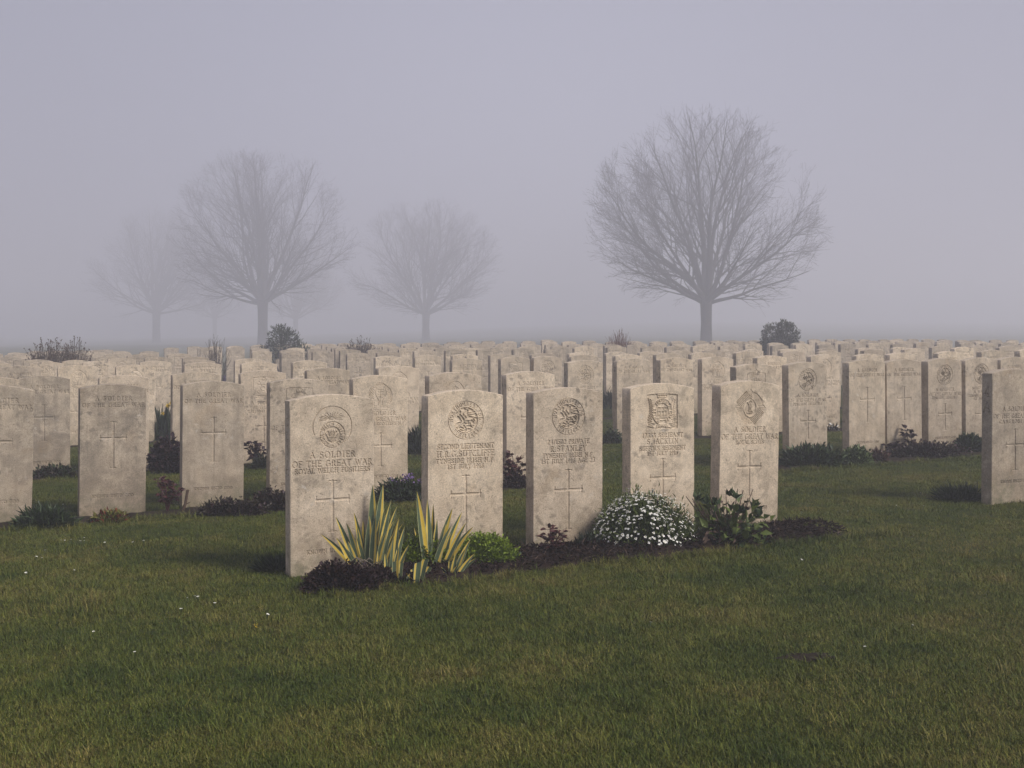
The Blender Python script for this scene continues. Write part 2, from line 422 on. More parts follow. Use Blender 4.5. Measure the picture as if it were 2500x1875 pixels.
glyph('M', .92, [[(.10, 0), (.16, 1), (.46, .12), (.76, 1), (.82, 0)]], [(.10, 0), (.82, 0)])
glyph('N', .82, [[(.12, 0), (.12, 1), (.70, 0), (.70, 1)]], [(.12, 0), (.70, 1)])
glyph('O', .86, [arc(.43, .5, .40, .5, 0, 360, 20)])
glyph('P', .58, [[(.12, 0), (.12, 1), (.30, 1)] + arc(.30, .74, .24, .26, 90, -90) + [(.12, .48)]], [(.12, 0)])
glyph('Q', .86, [arc(.43, .5, .40, .5, 0, 360, 20), [(.5, .15), (.84, -.1)]])
glyph('R', .68, [[(.12, 0), (.12, 1), (.30, 1)] + arc(.30, .74, .24, .26, 90, -90) + [(.12, .48)], [(.30, .48), (.66, 0)]], [(.12, 0), (.66, 0)])
glyph('S', .56, [[(.50, .84)] + arc(.28, .74, .22, .26, 30, 225, 8) + arc(.27, .27, .24, .27, 50, -150, 9)])
glyph('T', .66, [[(.33, 0), (.33, 1)], [(.02, .9), (.02, 1), (.64, 1), (.64, .9)]], [(.33, 0)])
glyph('U', .80, [[(.12, 1), (.12, .34)] + arc(.40, .34, .28, .34, 180, 360, 10) + [(.68, 1)]], [(.12, 1), (.68, 1)])
glyph('V', .74, [[(.02, 1), (.37, 0), (.72, 1)]], [(.04, 1), (.70, 1)])
glyph('W', 1.02, [[(.02, 1), (.28, 0), (.51, .95), (.74, 0), (1.0, 1)]], [(.04, 1), (.98, 1)])
glyph('X', .72, [[(.04, 0), (.66, 1)], [(.06, 1), (.68, 0)]])
glyph('Y', .70, [[(.02, 1), (.35, .5), (.68, 1)], [(.35, .5), (.35, 0)]], [(.35, 0), (.06, 1), (.64, 1)])
glyph('Z', .64, [[(.06, .9), (.06, 1), (.58, 1), (.04, 0), (.60, 0), (.60, .1)]])
glyph('0', .62, [arc(.31, .5, .27, .5, 0, 360, 18)])
glyph('1', .34, [[(.05, .86), (.18, 1), (.18, 0)]], [(.18, 0)])
glyph('2', .58, [arc(.28, .72, .24, .28, 160, -30, 9) + [(.04, 0), (.56, 0)]])
glyph('3', .56, [[(.06, 1), (.48, 1), (.24, .6)] + arc(.24, .28, .28, .30, 80, -150, 10)])
glyph('4', .64, [[(.46, 0), (.46, 1), (.02, .28), (.62, .28)]], [(.46, 0)])
glyph('5', .56, [[(.50, 1), (.14, 1), (.10, .58)] + arc(.24, .30, .27, .30, 110, -150, 10)])
glyph('6', .60, [[(.48, 1), (.14, .5)] + arc(.30, .30, .25, .30, 140, 500, 14)])
glyph('7', .58, [[(.04, .9), (.04, 1), (.54, 1), (.2, 0)]])
glyph('8', .56, [arc(.28, .75, .2, .25, 0, 360, 12), arc(.28, .25, .25, .26, 0, 360, 12)])
glyph('9', .60, [[(.12, 0), (.46, .5)] + arc(.30, .70, .25, .30, -40, 320, 14)])
glyph('.', .24, [[(.10, .02), (.14, .06)]])
glyph('/', .46, [[(.04, -.1), (.42, 1.05)]])
glyph(' ', .36, [])

def text_strokes(txt, h, width=None):
    """strokes of a line of capitals, centred on 0, baseline 0"""
    sp = 0.16
    nat = sum(G[c][0] for c in txt) + sp * (len(txt) - 1)
    kx = 1.0
    if width:
        want = width / h
        extra = want - nat
        if extra > 0: sp += min(extra / max(1, len(txt) - 1), 0.3)
        nat = sum(G[c][0] for c in txt) + sp * (len(txt) - 1)
        kx = want / nat
    x = -nat / 2; out = []
    for c in txt:
        for s in G[c][1]:
            out.append([((x + a) * h * kx, b_ * h) for a, b_ in s])
        x += G[c][0] + sp
    return out
def ring_text(txt, r, h, a0, a1, inside=False):
    out = []; n = len(txt)
    for i, c in enumerate(txt):
        a = R(a0 + (a1 - a0) * (i + 0.5) / n)
        w = G[c][0]
        for s in G[c][1]:
            q = []
            for (gx, gy) in s:
                lx = (gx - w / 2) * h * 0.9
                if not inside: rr, tx = r + gy * h, (math.sin(a), -math.cos(a))
                else: rr, tx = r - gy * h + h, (-math.sin(a), math.cos(a))
                q.append((rr * math.cos(a) + lx * tx[0], rr * math.sin(a) + lx * tx[1]))
            out.append(q)
    return out

# ------------------------------------------------------------------ headstones
SW, ST, SH, SAG = 0.381, 0.076, 0.765, 0.027
INSC, CROSS, BADGE, SIDE, EPI = 1, 2, 3, 4, 5
class Relief:
    def __init__(s, x0, x1, z0, z1, g):
        s.nx = max(2, int(round((x1 - x0) / g))); s.nz = max(2, int(round((z1 - z0) / g)))
        s.x = np.linspace(x0, x1, s.nx + 1); s.z = np.linspace(z0, z1, s.nz + 1)
        s.g = g
        s.d = np.zeros((s.nx + 1, s.nz + 1)); s.lab = np.zeros((s.nx + 1, s.nz + 1), np.int8)
    def _win(s, xa, xb, za, zb):
        i0, i1 = np.searchsorted(s.x, [xa, xb]); j0, j1 = np.searchsorted(s.z, [za, zb])
        i0 = max(1, i0); j0 = max(1, j0); i1 = min(s.nx, i1); j1 = min(s.nz, j1)
        return i0, i1, j0, j1
    def stroke(s, pts, hw, D, lab, raise_=False, steep=1.9):
        for (ax, az), (bx, bz) in zip(pts[:-1], pts[1:]):
            i0, i1, j0, j1 = s._win(min(ax, bx) - hw, max(ax, bx) + hw, min(az, bz) - hw, max(az, bz) + hw)
            if i1 <= i0 or j1 <= j0: continue
            X = s.x[i0:i1, None]; Z = s.z[None, j0:j1]
            dx, dz = bx - ax, bz - az; L2 = dx * dx + dz * dz + 1e-12
            t = np.clip(((X - ax) * dx + (Z - az) * dz) / L2, 0, 1)
            dist = np.sqrt((X - ax - t * dx) ** 2 + (Z - az - t * dz) ** 2)
            p = np.clip(steep * (1 - dist / hw), 0, 1) * D
            sub = s.d[i0:i1, j0:j1]
            if raise_: np.minimum(sub, np.where(p > 0, np.maximum(0.0, s._base - p), sub), out=sub)
            else: np.maximum(sub, p, out=sub)
            if lab: s.lab[i0:i1, j0:j1][p > 1e-5] = lab
    def region(s, inside, D, lab):
        m = inside(s.x[:, None], s.z[None, :]); m[0] = m[-1] = False; m[:, 0] = m[:, -1] = False
        s.d[m] = np.maximum(s.d[m], D); s.lab[m] = lab; s._base = D
    def build(s):
        """-> verts (n,2)+depth, dict label -> quads; flat cells are merged into long strips"""
        i = np.arange((s.nx + 1) * (s.nz + 1)).reshape(s.nx + 1, s.nz + 1)
        Q = np.stack([i[:-1, :-1], i[1:, :-1], i[1:, 1:], i[:-1, 1:]], -1)
        L = np.maximum.reduce([s.lab[:-1, :-1], s.lab[1:, :-1], s.lab[1:, 1:], s.lab[:-1, 1:]])
        out = {k: Q[L == k] for k in (INSC, CROSS, BADGE, SIDE, EPI) if (L == k).any()}
        flat = L == 0
        quads = []; open_ = {}
        for j in range(s.nz):
            col = np.concatenate([[0], flat[:, j].astype(np.int8), [0]]); df = np.diff(col)
            runs = set(zip(np.where(df == 1)[0].tolist(), np.where(df == -1)[0].tolist()))
            for rn in list(open_):
                if rn not in runs:
                    quads.append((rn[0], rn[1], open_.pop(rn), j))
            for rn in runs:
                open_.setdefault(rn, j)
        for rn, j0 in open_.items(): quads.append((rn[0], rn[1], j0, s.nz))
        out[0] = np.array([(i[a, c], i[b_, c], i[b_, d], i[a, d]) for a, b_, c, d in quads])
        X, Z = np.meshgrid(s.x, s.z, indexing='ij')
        return X.ravel(), Z.ravel(), s.d.ravel(), out

def circ(cx, cz, r, n=40, a0=0, a1=360, ry=None): return arc(cx, cz, r, ry or r, a0, a1, n)

def crown(s, cx, cz, k, hw, D, lab, fn):
    fn(arc(cx, cz, .50 * k, .42 * k, 0, 180, 12)); fn(arc(cx, cz, .22 * k, .40 * k, 0, 180, 10))
    for q in (-.5, -.25, 0, .25, .5): fn([(cx + q * k * .9, cz + .02 * k), (cx + q * k * .84, cz - .24 * k)])
    fn([(cx - .46 * k, cz - .04 * k), (cx + .46 * k, cz - .04 * k)]); fn([(cx - .42 * k, cz - .24 * k), (cx + .42 * k, cz - .24 * k)])
    fn([(cx, cz + .40 * k), (cx, cz + .62 * k)]); fn([(cx - .09 * k, cz + .52 * k), (cx + .09 * k, cz + .52 * k)])

HORSE = [[(640, 410), (690, 362), (722, 384), (700, 440), (742, 470), (795, 525)], [(655, 470), (690, 490), (735, 575)], [(770, 432), (830, 350), (868, 360), (858, 440), (832, 505), (770, 432)],
         arc(822, 322, 22, 22, 0, 360, 8), [(872, 442), (960, 438), (1035, 412)], [(880, 470), (960, 492), (1040, 505)], [(880, 412), (950, 392), (1005, 372)], [(745, 480), (800, 560), (900, 556), (970, 520), (1012, 575), (1002, 630)],
         [(740, 580), (640, 592), (592, 650), (602, 690)], [(760, 602), (690, 642), (622, 684)], [(900, 590), (922, 642), (990, 652)], [(870, 560), (880, 620)], [(640, 700), (700, 664), (780, 702), (830, 652), (900, 642), (960, 692), (992, 656)],
         [(660, 732), (720, 772), (800, 792), (880, 762), (960, 722)], [(780, 640), (840, 720), (820, 760)], [(700, 720), (760, 740), (850, 700), (930, 720)], [(800, 540), (780, 590), (840, 610)], [(930, 540), (990, 600), (970, 640)]]
FLAME = [(-262, -100), (-272, -45), (-262, 10), (-230, 60), (-180, 105), (-110, 150), (-55, 175), (0, 185), (60, 178), (120, 165), (185, 130), (225, 75), (240, 20), (200, -60)]

def badge(s, kind, cx, cz, hw, D):
    k = 0.088
    def gr(p): s.stroke(p, hw, D, BADGE)
    def rg(p): s.stroke(p, hw * 1.05, D * 1.6, BADGE, True)
    def gd(p): s.stroke(p, hw * .9, D * 1.7, BADGE)
    if kind == 'fusiliers':
        gr(circ(cx, cz, k)); s.region(lambda X, Z: (X - cx) ** 2 + (Z - cz) ** 2 < 0.0605 ** 2, D * 1.5, BADGE)
        for p in HORSE: rg([(cx + (x - 808) / 355 * k, cz - (y - 562) / 393 * k * 1.1) for x, y in p])
        for p in ring_text('NORTHUMBERLAND', .0665, .0165, 186, -2): gr([(cx + a, cz + b_) for a, b_ in p])
        for p in ring_text('FUSILIERS', .0655, .0165, 216, 324, True): gr([(cx + a, cz + b_) for a, b_ in p])
        for sx in (-1, 1): gr([(cx + sx * .075, cz - .021), (cx + sx * .076, cz - .023)])
    elif kind == 'grenade':
        cz2 = cz - .036
        gr(circ(cx, cz, k, a0=-55, a1=205)); s._base = D * 1.1
        b0 = (cx - .002, cz + .036)
        for i, (fx, fy) in enumerate(FLAME):
            ex, ez = cx + fx / 395 * k, cz + (.0345 + fy / 395 * k * .62)
            n = (-(ez - b0[1]), ex - b0[0]); w = .12 * (1 if ex < cx else -1)
            q = [(b0[0] * (1 - t) + ex * t + n[0] * w * math.sin(t * 5.2) * .5, b0[1] * (1 - t) + ez * t + n[1] * w * math.sin(t * 5.2) * .5) for t in (.18, .36, .54, .72, .88, 1.0)]
            s.stroke(q, hw * .9, D, BADGE)
        gr([(cx - .014, cz + .031), (cx + .014, cz + .031)])
        s.region(lambda X, Z: (X - cx) ** 2 + (Z - cz2) ** 2 < .037 ** 2, D * 1.1, BADGE)
        gr(circ(cx, cz2, .0565))
        for p in ring_text('ROYAL WELCH FUSILIERS', .0405, .0135, 248, -68): gr([(cx + a, cz2 + b_) for a, b_ in p])
        for dx in (-.004, 0, .004): gr([(cx + dx, cz2 - .0455 - abs(dx)), (cx + dx + .0005, cz2 - .047 - abs(dx))])
        for q in (-.016, -.008, 0, .008, .016): rg([(cx + q * .55, cz2 - .006), (cx + q, cz2 + .022), (cx + q * 1.4, cz2 + .014)])
        for q in (-.010, -.016, -.022): rg([(cx - .018, cz2 + q), (cx + .018, cz2 + q)])
        rg([(cx - .028, cz2 + .008), (cx - .014, cz2 - .022), (cx, cz2 - .030), (cx + .014, cz2 - .022), (cx + .028, cz2 + .008)])
    elif kind == 'castle':
        w, t_, b_ = .089, .072, -.098
        s.region(lambda X, Z: (abs(X - cx) < w) & (Z - cz > b_) & (Z - cz < t_ + .006 * (1 - ((X - cx) / w) ** 2)), D * 1.3, BADGE)
        crown(s, cx, cz + .075, .062, hw, D, BADGE, rg)
        rg(circ(cx, cz - .012, .058, ry=.066)); rg(circ(cx, cz - .012, .038, ry=.044))
        for p in ring_text('MONTIS INSIGNIA CALPE', .0415, .0135, 250, -70): rg([(cx + a, cz - .012 + c * 1.12) for a, c in p])
        for q in (-.018, 0, .018):
            rg([(cx + q - .007, cz - .036), (cx + q - .007, cz - .008), (cx + q + .007, cz - .008), (cx + q + .007, cz - .036)])
            rg([(cx + q - .006, cz - .004), (cx + q - .006, cz + .012), (cx + q + .006, cz + .012), (cx + q + .006, cz - .004)])
            rg([(cx + q, cz - .034), (cx + q, cz - .026)])
        rg([(cx - .03, cz - .041), (cx + .03, cz - .041)]); rg([(cx - .028, cz - .006), (cx + .028, cz - .006)])
        for sx in (-1, 1):
            for i in range(11):
                z = cz - .062 + i * .0105; x = cx + sx * (.072 - .010 * math.sin(i / 10 * 3.1))
                rg([(x - sx * .010, z), (x, z + .010)]); rg([(x + sx * .002, z + .002), (x + sx * .012, z + .015)])
            rg([(cx + sx * .086, cz - .062), (cx + sx * .044, cz - .072)]); rg([(cx + sx * .086, cz - .082), (cx + sx * .044, cz - .092)])
        rg(arc(cx, cz - .112, .06, .030, 25, 155, 10)); rg(arc(cx, cz - .131, .06, .030, 25, 155, 10))
        for p in text_strokes('SUFFOLK', .0125, .070): rg([(cx + a, cz - .0985 + c + .010 * (1 - (a / .05) ** 2)) for a, c in p])
        for p in text_strokes('THE', .010, .024): rg([(cx - .066 + a, cz - .0835 + c - .1 * (a)) for a, c in p])
        for p in text_strokes('REGT', .010, .026): rg([(cx + .066 + a, cz - .0835 + c + .1 * a) for a, c in p])
    elif kind == 'star':
        rx, rz = .0985, .0985
        def ins(X, Z):
            x, z = abs(X - cx), abs(Z - cz)
            return (x ** 2 + z ** 2 < .083 ** 2) | ((x + z * 1.0) < .0985)
        s.region(ins, D * .6, BADGE)
        for i in range(56):
            a = R(i * 360 / 56); ca, sa = math.cos(a), math.sin(a)
            if abs(math.sin(2 * a)) > .35:
                sx, sz = (1 if ca > 0 else -1), (1 if sa > 0 else -1)
                j = (i % 14) / 14.0 * 2 - 1
                px, pz = -sx * sz * j * .042 * 1, j * .042
                b0 = (cx + sx * .030 + (-j) * .040 * sx, cz + sz * .030 + j * .040 * sz)
                gd([b0, (b0[0] + sx * .029, b0[1] + sz * .029)])
            else:
                gd([(cx + ca * .046, cz + sa * .050), (cx + ca * .086, cz + sa * .086)])
        s.region(lambda X, Z: ((X - cx) / .036) ** 2 + ((Z - cz - .002) / .045) ** 2 < 1, D * 1.3, BADGE); s._base = D * 1.3
        rg(circ(cx, cz, .040, ry=.049, a0=150, a1=390))
        rg([(cx - .016, cz + .030), (cx + .016, cz - .024)]); rg([(cx - .006, cz + .02), (cx - .006, cz - .02)]); rg([(cx + .007, cz + .022), (cx + .007, cz - .02)])
        rg([(cx - .012, cz + .030), (cx, cz + .040), (cx + .014, cz + .030)]); rg([(cx - .018, cz - .026), (cx + .018, cz - .026)])
        rg([(cx, cz + .036), (cx + .002, cz - .02)])
    elif kind == 'cross_shield':
        w, t_, b_ = .086, .078, -.094
        gr([(cx - w, cz - .02), (cx - w, cz + t_)] + [(cx + w * q, cz + t_ + .006 * (1 - q * q)) for q in (-1, -.5, 0, .5, 1)] + [(cx + w, cz - .02)])
        crown(s, cx, cz + .060, .046, hw, D, BADGE, gr)
        for q in range(4):
            a = R(45 + 90 * q); c, n = math.cos(a), math.sin(a)
            p0 = (cx + .026 * c, cz - .004 + .026 * n)
            e1 = (cx + .066 * c - .016 * n, cz - .004 + .060 * n + .016 * c); e2 = (cx + .066 * c + .016 * n, cz - .004 + .060 * n - .016 * c)
            gr([p0, e1, e2, p0])
        gr(circ(cx, cz - .004, .026, 16)); crown(s, cx, cz - .006, .022, hw, D, BADGE, gr)
        gr([(cx - .068, cz - .068), (cx + .068, cz - .068), (cx + .068, cz - .086), (cx - .068, cz - .086), (cx - .068, cz - .068)])
        for p in text_strokes('WILTSHIRE', .009, .10): gr([(cx + a, cz - .081 + c) for a, c in p])
    elif kind == 'harp':
        gr(circ(cx, cz, .080, a0=-40, a1=220)); gr(arc(cx, cz + .012, .055, .078, 50, 130, 10))
        for sx in (-1, 1):
            gr([(cx + sx * .055, cz + .058), (cx + sx * .030, cz + .060), (cx + sx * .040, cz + .02), (cx + sx * .012, cz - .03), (cx + sx * .014, cz - .06)])
            for i in range(7):
                z = cz - .045 + i * .014; x = cx + sx * (.055 + .008 * math.sin(i / 6 * 3.1))
                gr([(x - sx * .012, z), (x + sx * .006, z + .016)]); gr([(x, z - .004), (x + sx * .014, z + .012)])
        for q in (.044, .030, .014): gr([(cx - .022, cz + q), (cx, cz + q - .004), (cx + .022, cz + q)])
        gr([(cx, cz + .05), (cx - .006, cz - .05)])
        gr([(cx - .056, cz - .060), (cx + .056, cz - .060)]); gr([(cx - .060, cz - .074), (cx, cz - .070), (cx + .060, cz - .074)]); gr([(cx - .050, cz - .086), (cx, cz - .092), (cx + .050, cz - .086)])
    elif kind == 'arch':
        for sx in (-1, 1): gr([(cx, cz + .080)] + [(cx + sx * .088 * math.sin(R(t)), cz - .09 + .17 * math.cos(R(t))) for t in (12, 25, 40, 55, 70, 85, 95)])
        crown(s, cx, cz + .02, .05, hw, D, BADGE, gr)
        for q in (-.03, -.045, -.06): gr([(cx - .03, cz + q), (cx + .03, cz + q)])
    elif kind == 'crowned_square':
        w, t_, b_ = .085, .066, -.092
        gr([(cx - w, cz - .05), (cx - w, cz + t_), (cx - .03, cz + t_ + .006)]); gr([(cx + w, cz - .05), (cx + w, cz + t_), (cx + .03, cz + t_ + .006)])
        crown(s, cx, cz + .066, .055, hw, D, BADGE, gr)
        for q in range(-3, 4): gr([(cx, cz - .03), (cx + q * .024, cz + .036 - abs(q) * .008)])
        gr(circ(cx, cz - .02, .044, 20)); gr([(cx - .07, cz - .075), (cx + .07, cz - .075)]); gr([(cx - .07, cz - .09), (cx + .07, cz - .09)])
    elif kind == 'shield':
        w = .07
        gr([(cx - w, cz - .05), (cx - w, cz + .066), (cx, cz + .072), (cx + w, cz + .066), (cx + w, cz - .05), (cx, cz - .085), (cx - w, cz - .05)])
        for i in range(5): gr([(cx - .045, cz + .045 - i * .022), (cx, cz + .035 - i * .02), (cx + .045, cz + .045 - i * .022)])

STD = [('A SOLDIER', .098, .0235, .205), ('OF THE GREAT WAR', .137, .0235, .355)]
def std2(third=None, b0=.275, w3=.30):
    l = [('A SOLDIER', b0, .025, .205), ('OF THE GREAT WAR', b0 + .038, .025, .357)]
    if third: l.append((third, b0 + .066, .0195, w3))
    return l
def spec(badge=None, lines=(), cross=(.385, .465, .60), known=True, side=None, kz=.655):
    return dict(badge=badge, lines=tuple(lines), cross=cross, known=known, side=side, kz=kz)
PLAIN = spec(None, STD, (.228, .322, .50))
SPECS = {
 'plain': PLAIN,
 'S1': spec('grenade', [('A SOLDIER', .277, .026, .203), ('OF THE GREAT WAR', .315, .026, .360), ('ROYAL WELCH FUSILIERS', .343, .0205, .340)], (.379, .461, .60), True, 'PJA', .672),
 'S2': spec('fusiliers', [('SECOND LIEUTENANT', .272, .0215, .284), ('H.R.G.SUTCLIFFE', .308, .026, .287), ('TYNESIDE IRISH N.F.', .337, .0195, .294), ('1ST JULY 1916', .364, .0195, .181)], (.398, .482, .66), False),
 'S3': spec('fusiliers', [('24/1502 PRIVATE', .272, .0205, .227), ('R.STANLEY', .308, .026, .195), ('TYNESIDE IRISH N.F.', .337, .0195, .278), ('1ST JULY 1916 AGE 23', .364, .0195, .292)], (.398, .492, .68), False),
 'S4': spec('castle', [('17353 SERJEANT', .271, .0205, .236), ('S.JACKLIN', .304, .026, .182), ('SUFFOLK REGIMENT', .336, .0205, .270), ('1ST JULY 1916', .361, .0195, .18)], (.381, .473, .64), False),
 'S5': spec('star', [('A SOLDIER', .268, .026, .20), ('OF THE GREAT WAR', .306, .026, .358), ('ROYAL SCOTS', .332, .0205, .176)], (.369, .450, .60), True),
 'wilts': spec('cross_shield', std2('WILTSHIRE REGT.', .285, .27)),
 'scot': spec('harp', std2('TYNESIDE SCOTTISH N.F.', .265, .345)),
 'arch': spec('arch', std2()),
 'irish': spec('fusiliers', std2('TYNESIDE IRISH N.F.', .275, .30)),
 'square': spec('crowned_square', std2('SOUTH LANCS.', .285, .2)),
 'shield': spec('shield', std2()),
 '54': spec('crowned_square', std2(), side='54'),
 '4A': spec(None, [('A SOLDIER', .250, .025, .205), ('OF THE GREAT WAR', .292, .025, .355), ('CAMERONIANS', .322, .0205, .26)], (.36, .45, .60), True, '4A'),
 '4C': spec('fusiliers', std2('TYNESIDE IRISH N.F.', .275, .30), side='4C'),
 'darcy': spec(None, [('14836 PRIVATE', .065, .019, .25), ('M. DARCY', .100, .023, .20), ('ROYAL IRISH RIFLES', .130, .019, .27)], (.20, .30, .50), False),
 'officer': spec(None, [('A BRITISH OFFICER', .095, .022, .345), ('OF THE', .128, .018, .10), ('GREAT WAR', .162, .022, .22)], (.22, .32, .50), True),
 'name': spec('fusiliers', [('20/1177 PRIVATE', .272, .0205, .23), ('M. WATSON', .306, .025, .19), ('TYNESIDE SCOTTISH N.F.', .335, .0195, .31), ('1ST JULY 1916', .362, .0195, .19)], (.398, .482, .66), False),
}

_stone_cache = {}
def stone_meshes(key, g):
    """meshes of one kind of headstone: slab, inscription, cross, regimental_badge (shared by all stones of that kind)"""
    ck = (key, g)
    if ck in _stone_cache: return _stone_cache[ck]
    sp = SPECS[key]
    b_ = 0.003; zt = SH - 0.004; zb = -0.16
    fr = Relief(b_, SW - b_, zb, zt, g)
    cx = SW / 2; top = SH + SAG
    hw = max(0.0023, g * 1.05); D = 0.0045
    if sp['badge']: badge(fr, sp['badge'], cx, top - (.141 if sp['badge'] != 'castle' else .130), max(.0018, g * .95), 0.0045)
    for (txt, base, h, w) in sp['lines']:
        for s in text_strokes(txt, h, w): fr.stroke([(cx + a, top - base + c) for a, c in s], hw, D, INSC)
    if sp['known']:
        for s in text_strokes('KNOWN UNTO GOD', .0165, .235): fr.stroke([(cx + a, top - sp['kz'] - .02 + c) for a, c in s], hw * .9, D * .9, EPI)
    if sp['cross']:
        ct, ca, cb = sp['cross']; q = max(.0065, g * 1.6); aw = .073
        fr.stroke([(cx, top - ct), (cx, top - cb)], q, .0052, CROSS, steep=3.5); fr.stroke([(cx - aw, top - ca), (cx + aw, top - ca)], q, .0052, CROSS, steep=3.5)
        for (ex, ez, dx, dz) in ((cx, top - ct, 1, 0), (cx - aw, top - ca, 0, 1), (cx + aw, top - ca, 0, 1), (cx, top - cb, 1, 0)):
            fr.stroke([(ex - .017 * dx, ez - .017 * dz), (ex + .017 * dx, ez + .017 * dz)], max(.003, g * 1.1), .004, CROSS)
    X, Z, Dp, F = fr.build()
    def part(idx_faces, co):
        u, inv = np.unique(idx_faces, return_inverse=True)
        return co[u], inv.reshape(idx_faces.shape)
    co = np.stack([X, Dp, Z], -1)
    out = {}
    names = {INSC: 'inscription', EPI: 'epitaph', CROSS: 'cross', BADGE: 'regimental_badge', SIDE: 'row_mark'}
    for k in (INSC, CROSS, BADGE, EPI):
        if k in F:
            v, f = part(F[k], co); out[names[k]] = mesh_np(names[k], v, [f], [M['stone']], link=False)
    # slab: flat front, arched cap, bevel, sides, top, back
    V, Q = [], []
    v0, f0 = part(F[0], co); V.append(v0); Q.append(f0); n = len(v0)
    rr = random.Random(sum(map(ord, key)))
    nc = 24
    def topz(x, inset): return SH + SAG * (1 - ((x - cx) / cx) ** 2) - inset
    xs = np.linspace(b_, SW - b_, nc + 1)
    capf = np.array([(x, 0, zt) for x in xs] + [(x, 0, topz(x, b_)) for x in xs])
    V.append(capf); i = n + np.arange(nc + 1); Q.append(np.stack([i[:-1], i[1:], i[1:] + nc + 1, i[:-1] + nc + 1], -1)); n += len(capf)
    # outline rings (front inset, front edge, back)
    def ring(inset, y, jit):
        p = []
        zl = np.linspace(zb, SH - (b_ if inset else 0), 22)
        for z in zl: p.append((inset + (rr.uniform(0, jit)), y, z))
        for k_, x in enumerate(np.linspace(inset, SW - inset, nc + 1)):
            if 0 < k_ < nc: p.append((x, y, topz(x, inset) - rr.uniform(0, jit)))
        for z in zl[::-1]: p.append((SW - inset - rr.uniform(0, jit), y, z))
        return np.array(p)
    a = ring(b_, 0, 0.0); jt = 0.0 if sp['side'] else 0.0016; c = ring(0, b_, jt); d = ring(0, ST, jt)
    m = len(a)
    V += [a, c, d]
    for o1, o2 in ((n, n + m), (n + m, n + 2 * m)):
        i = np.arange(21 if (sp['side'] and o2 == n + 2 * m) else 0, m - 1); Q.append(np.stack([o1 + i, o1 + i + 1, o2 + i + 1, o2 + i], -1)[:, ::-1])
    n += 3 * m
    bk = np.array([(x, ST, zb) for x in np.linspace(0, SW, nc + 1)] + [(x, ST, topz(x, 0)) for x in np.linspace(0, SW, nc + 1)])
    V.append(bk); i = n + np.arange(nc + 1); Q.append(np.stack([i[1:], i[:-1], i[:-1] + nc + 1, i[1:] + nc + 1], -1)); n += len(bk)
    if sp['side']:
        # row mark cut into the left side of the slab
        sr = Relief(b_, ST, zb, SH, min(g, .0018))
        z = .70; sx = .040
        for chx in sp['side']:
            hgt = .060
            for s in text_strokes(chx, hgt): sr.stroke([(sx - q[0], z - .072 + q[1]) for q in s], .0040, .009, SIDE)
            z -= .092
        X2, Z2, D2, F2 = sr.build()
        co2 = np.stack([D2, X2, Z2], -1)
        v2, f2 = part(F2[SIDE], co2); out['row_mark'] = mesh_np('row_mark', v2, [f2[:, ::-1]], [M['stone']], link=False)
        v3, f3 = part(F2[0], co2); V.append(v3); Q.append(f3[:, ::-1] + n); n += len(v3)
    out['slab'] = mesh_np('slab', np.concatenate(V), Q, [M['stone']], link=False)
    _stone_cache[ck] = out
    return out

def headstone(u, v, key, label, group=None, zsh=None, lean=0.0, g=0.004, simple=False, seed=None, pitch=None, grime=None):
    x, y = uv2xy(u, v)
    z = (zsh - SH) if zsh is not None else gz(x, y) + rnd.uniform(-.012, .012)
    sd = seed if seed is not None else rnd.random()
    ms = stone_meshes(key, g)
    gm = grime if grime is not None else rnd.choice([.05, .15, .3, .5])
    root = bpy.data.objects.new('headstone', None) if not simple else None
    if simple:
        ck = (key, g, 'joined')
        if ck not in _stone_cache:
            vs_, fs_ = [], []; n = 0
            for me in ms.values():
                co = np.zeros(len(me.vertices) * 3, np.float32); me.vertices.foreach_get('co', co); vs_.append(co.reshape(-1, 3))
                ln = len(me.loops); li = np.zeros(ln, np.int32); me.loops.foreach_get('vertex_index', li); fs_.append(li.reshape(-1, 4) + n); n += len(me.vertices)
            _stone_cache[ck] = mesh_np('headstone', np.concatenate(vs_), fs_, [M['stone']], link=False)
        root = bpy.data.objects.new('headstone', _stone_cache[ck]); root['seed'] = sd; root['grime'] = gm
    COL.objects.link(root)
    root.location = (x, y, z)
    pt = rnd.uniform(-1, 1) * 0.010 if pitch is None else pitch
    root.rotation_euler = (pt, lean + rnd.uniform(-1, 1) * 0.002, A + (rnd.uniform(-1, 1) * 0.012 if v > 8 else 0))
    tag(root, label, 'headstone', group)
    if not simple:
        for nm, me in ms.items():
            o = bpy.data.objects.new(nm, me); COL.objects.link(o); o.parent = root; o['seed'] = sd; o['grime'] = gm
    return root

def on_row(xf, v):                     # where a front-left edge seen at photo column xf meets a row
    n = (xf - 1250) / FOCAL
    y = v / (CA - n * SA); x = n * y
    return x * CA + y * SA, x, y
def zof(yl, y): return CAM_H - (yl - HORIZON) / FOCAL * y

GRP = 'pale war headstones standing in rows'
def measured(xf, yl, v, key, label, lean=0.0, g=0.0028, **kw):
    u, x, y = on_row(xf, v)
    headstone(u, v, key, label, GRP, zof(yl, y), lean, g, **kw)

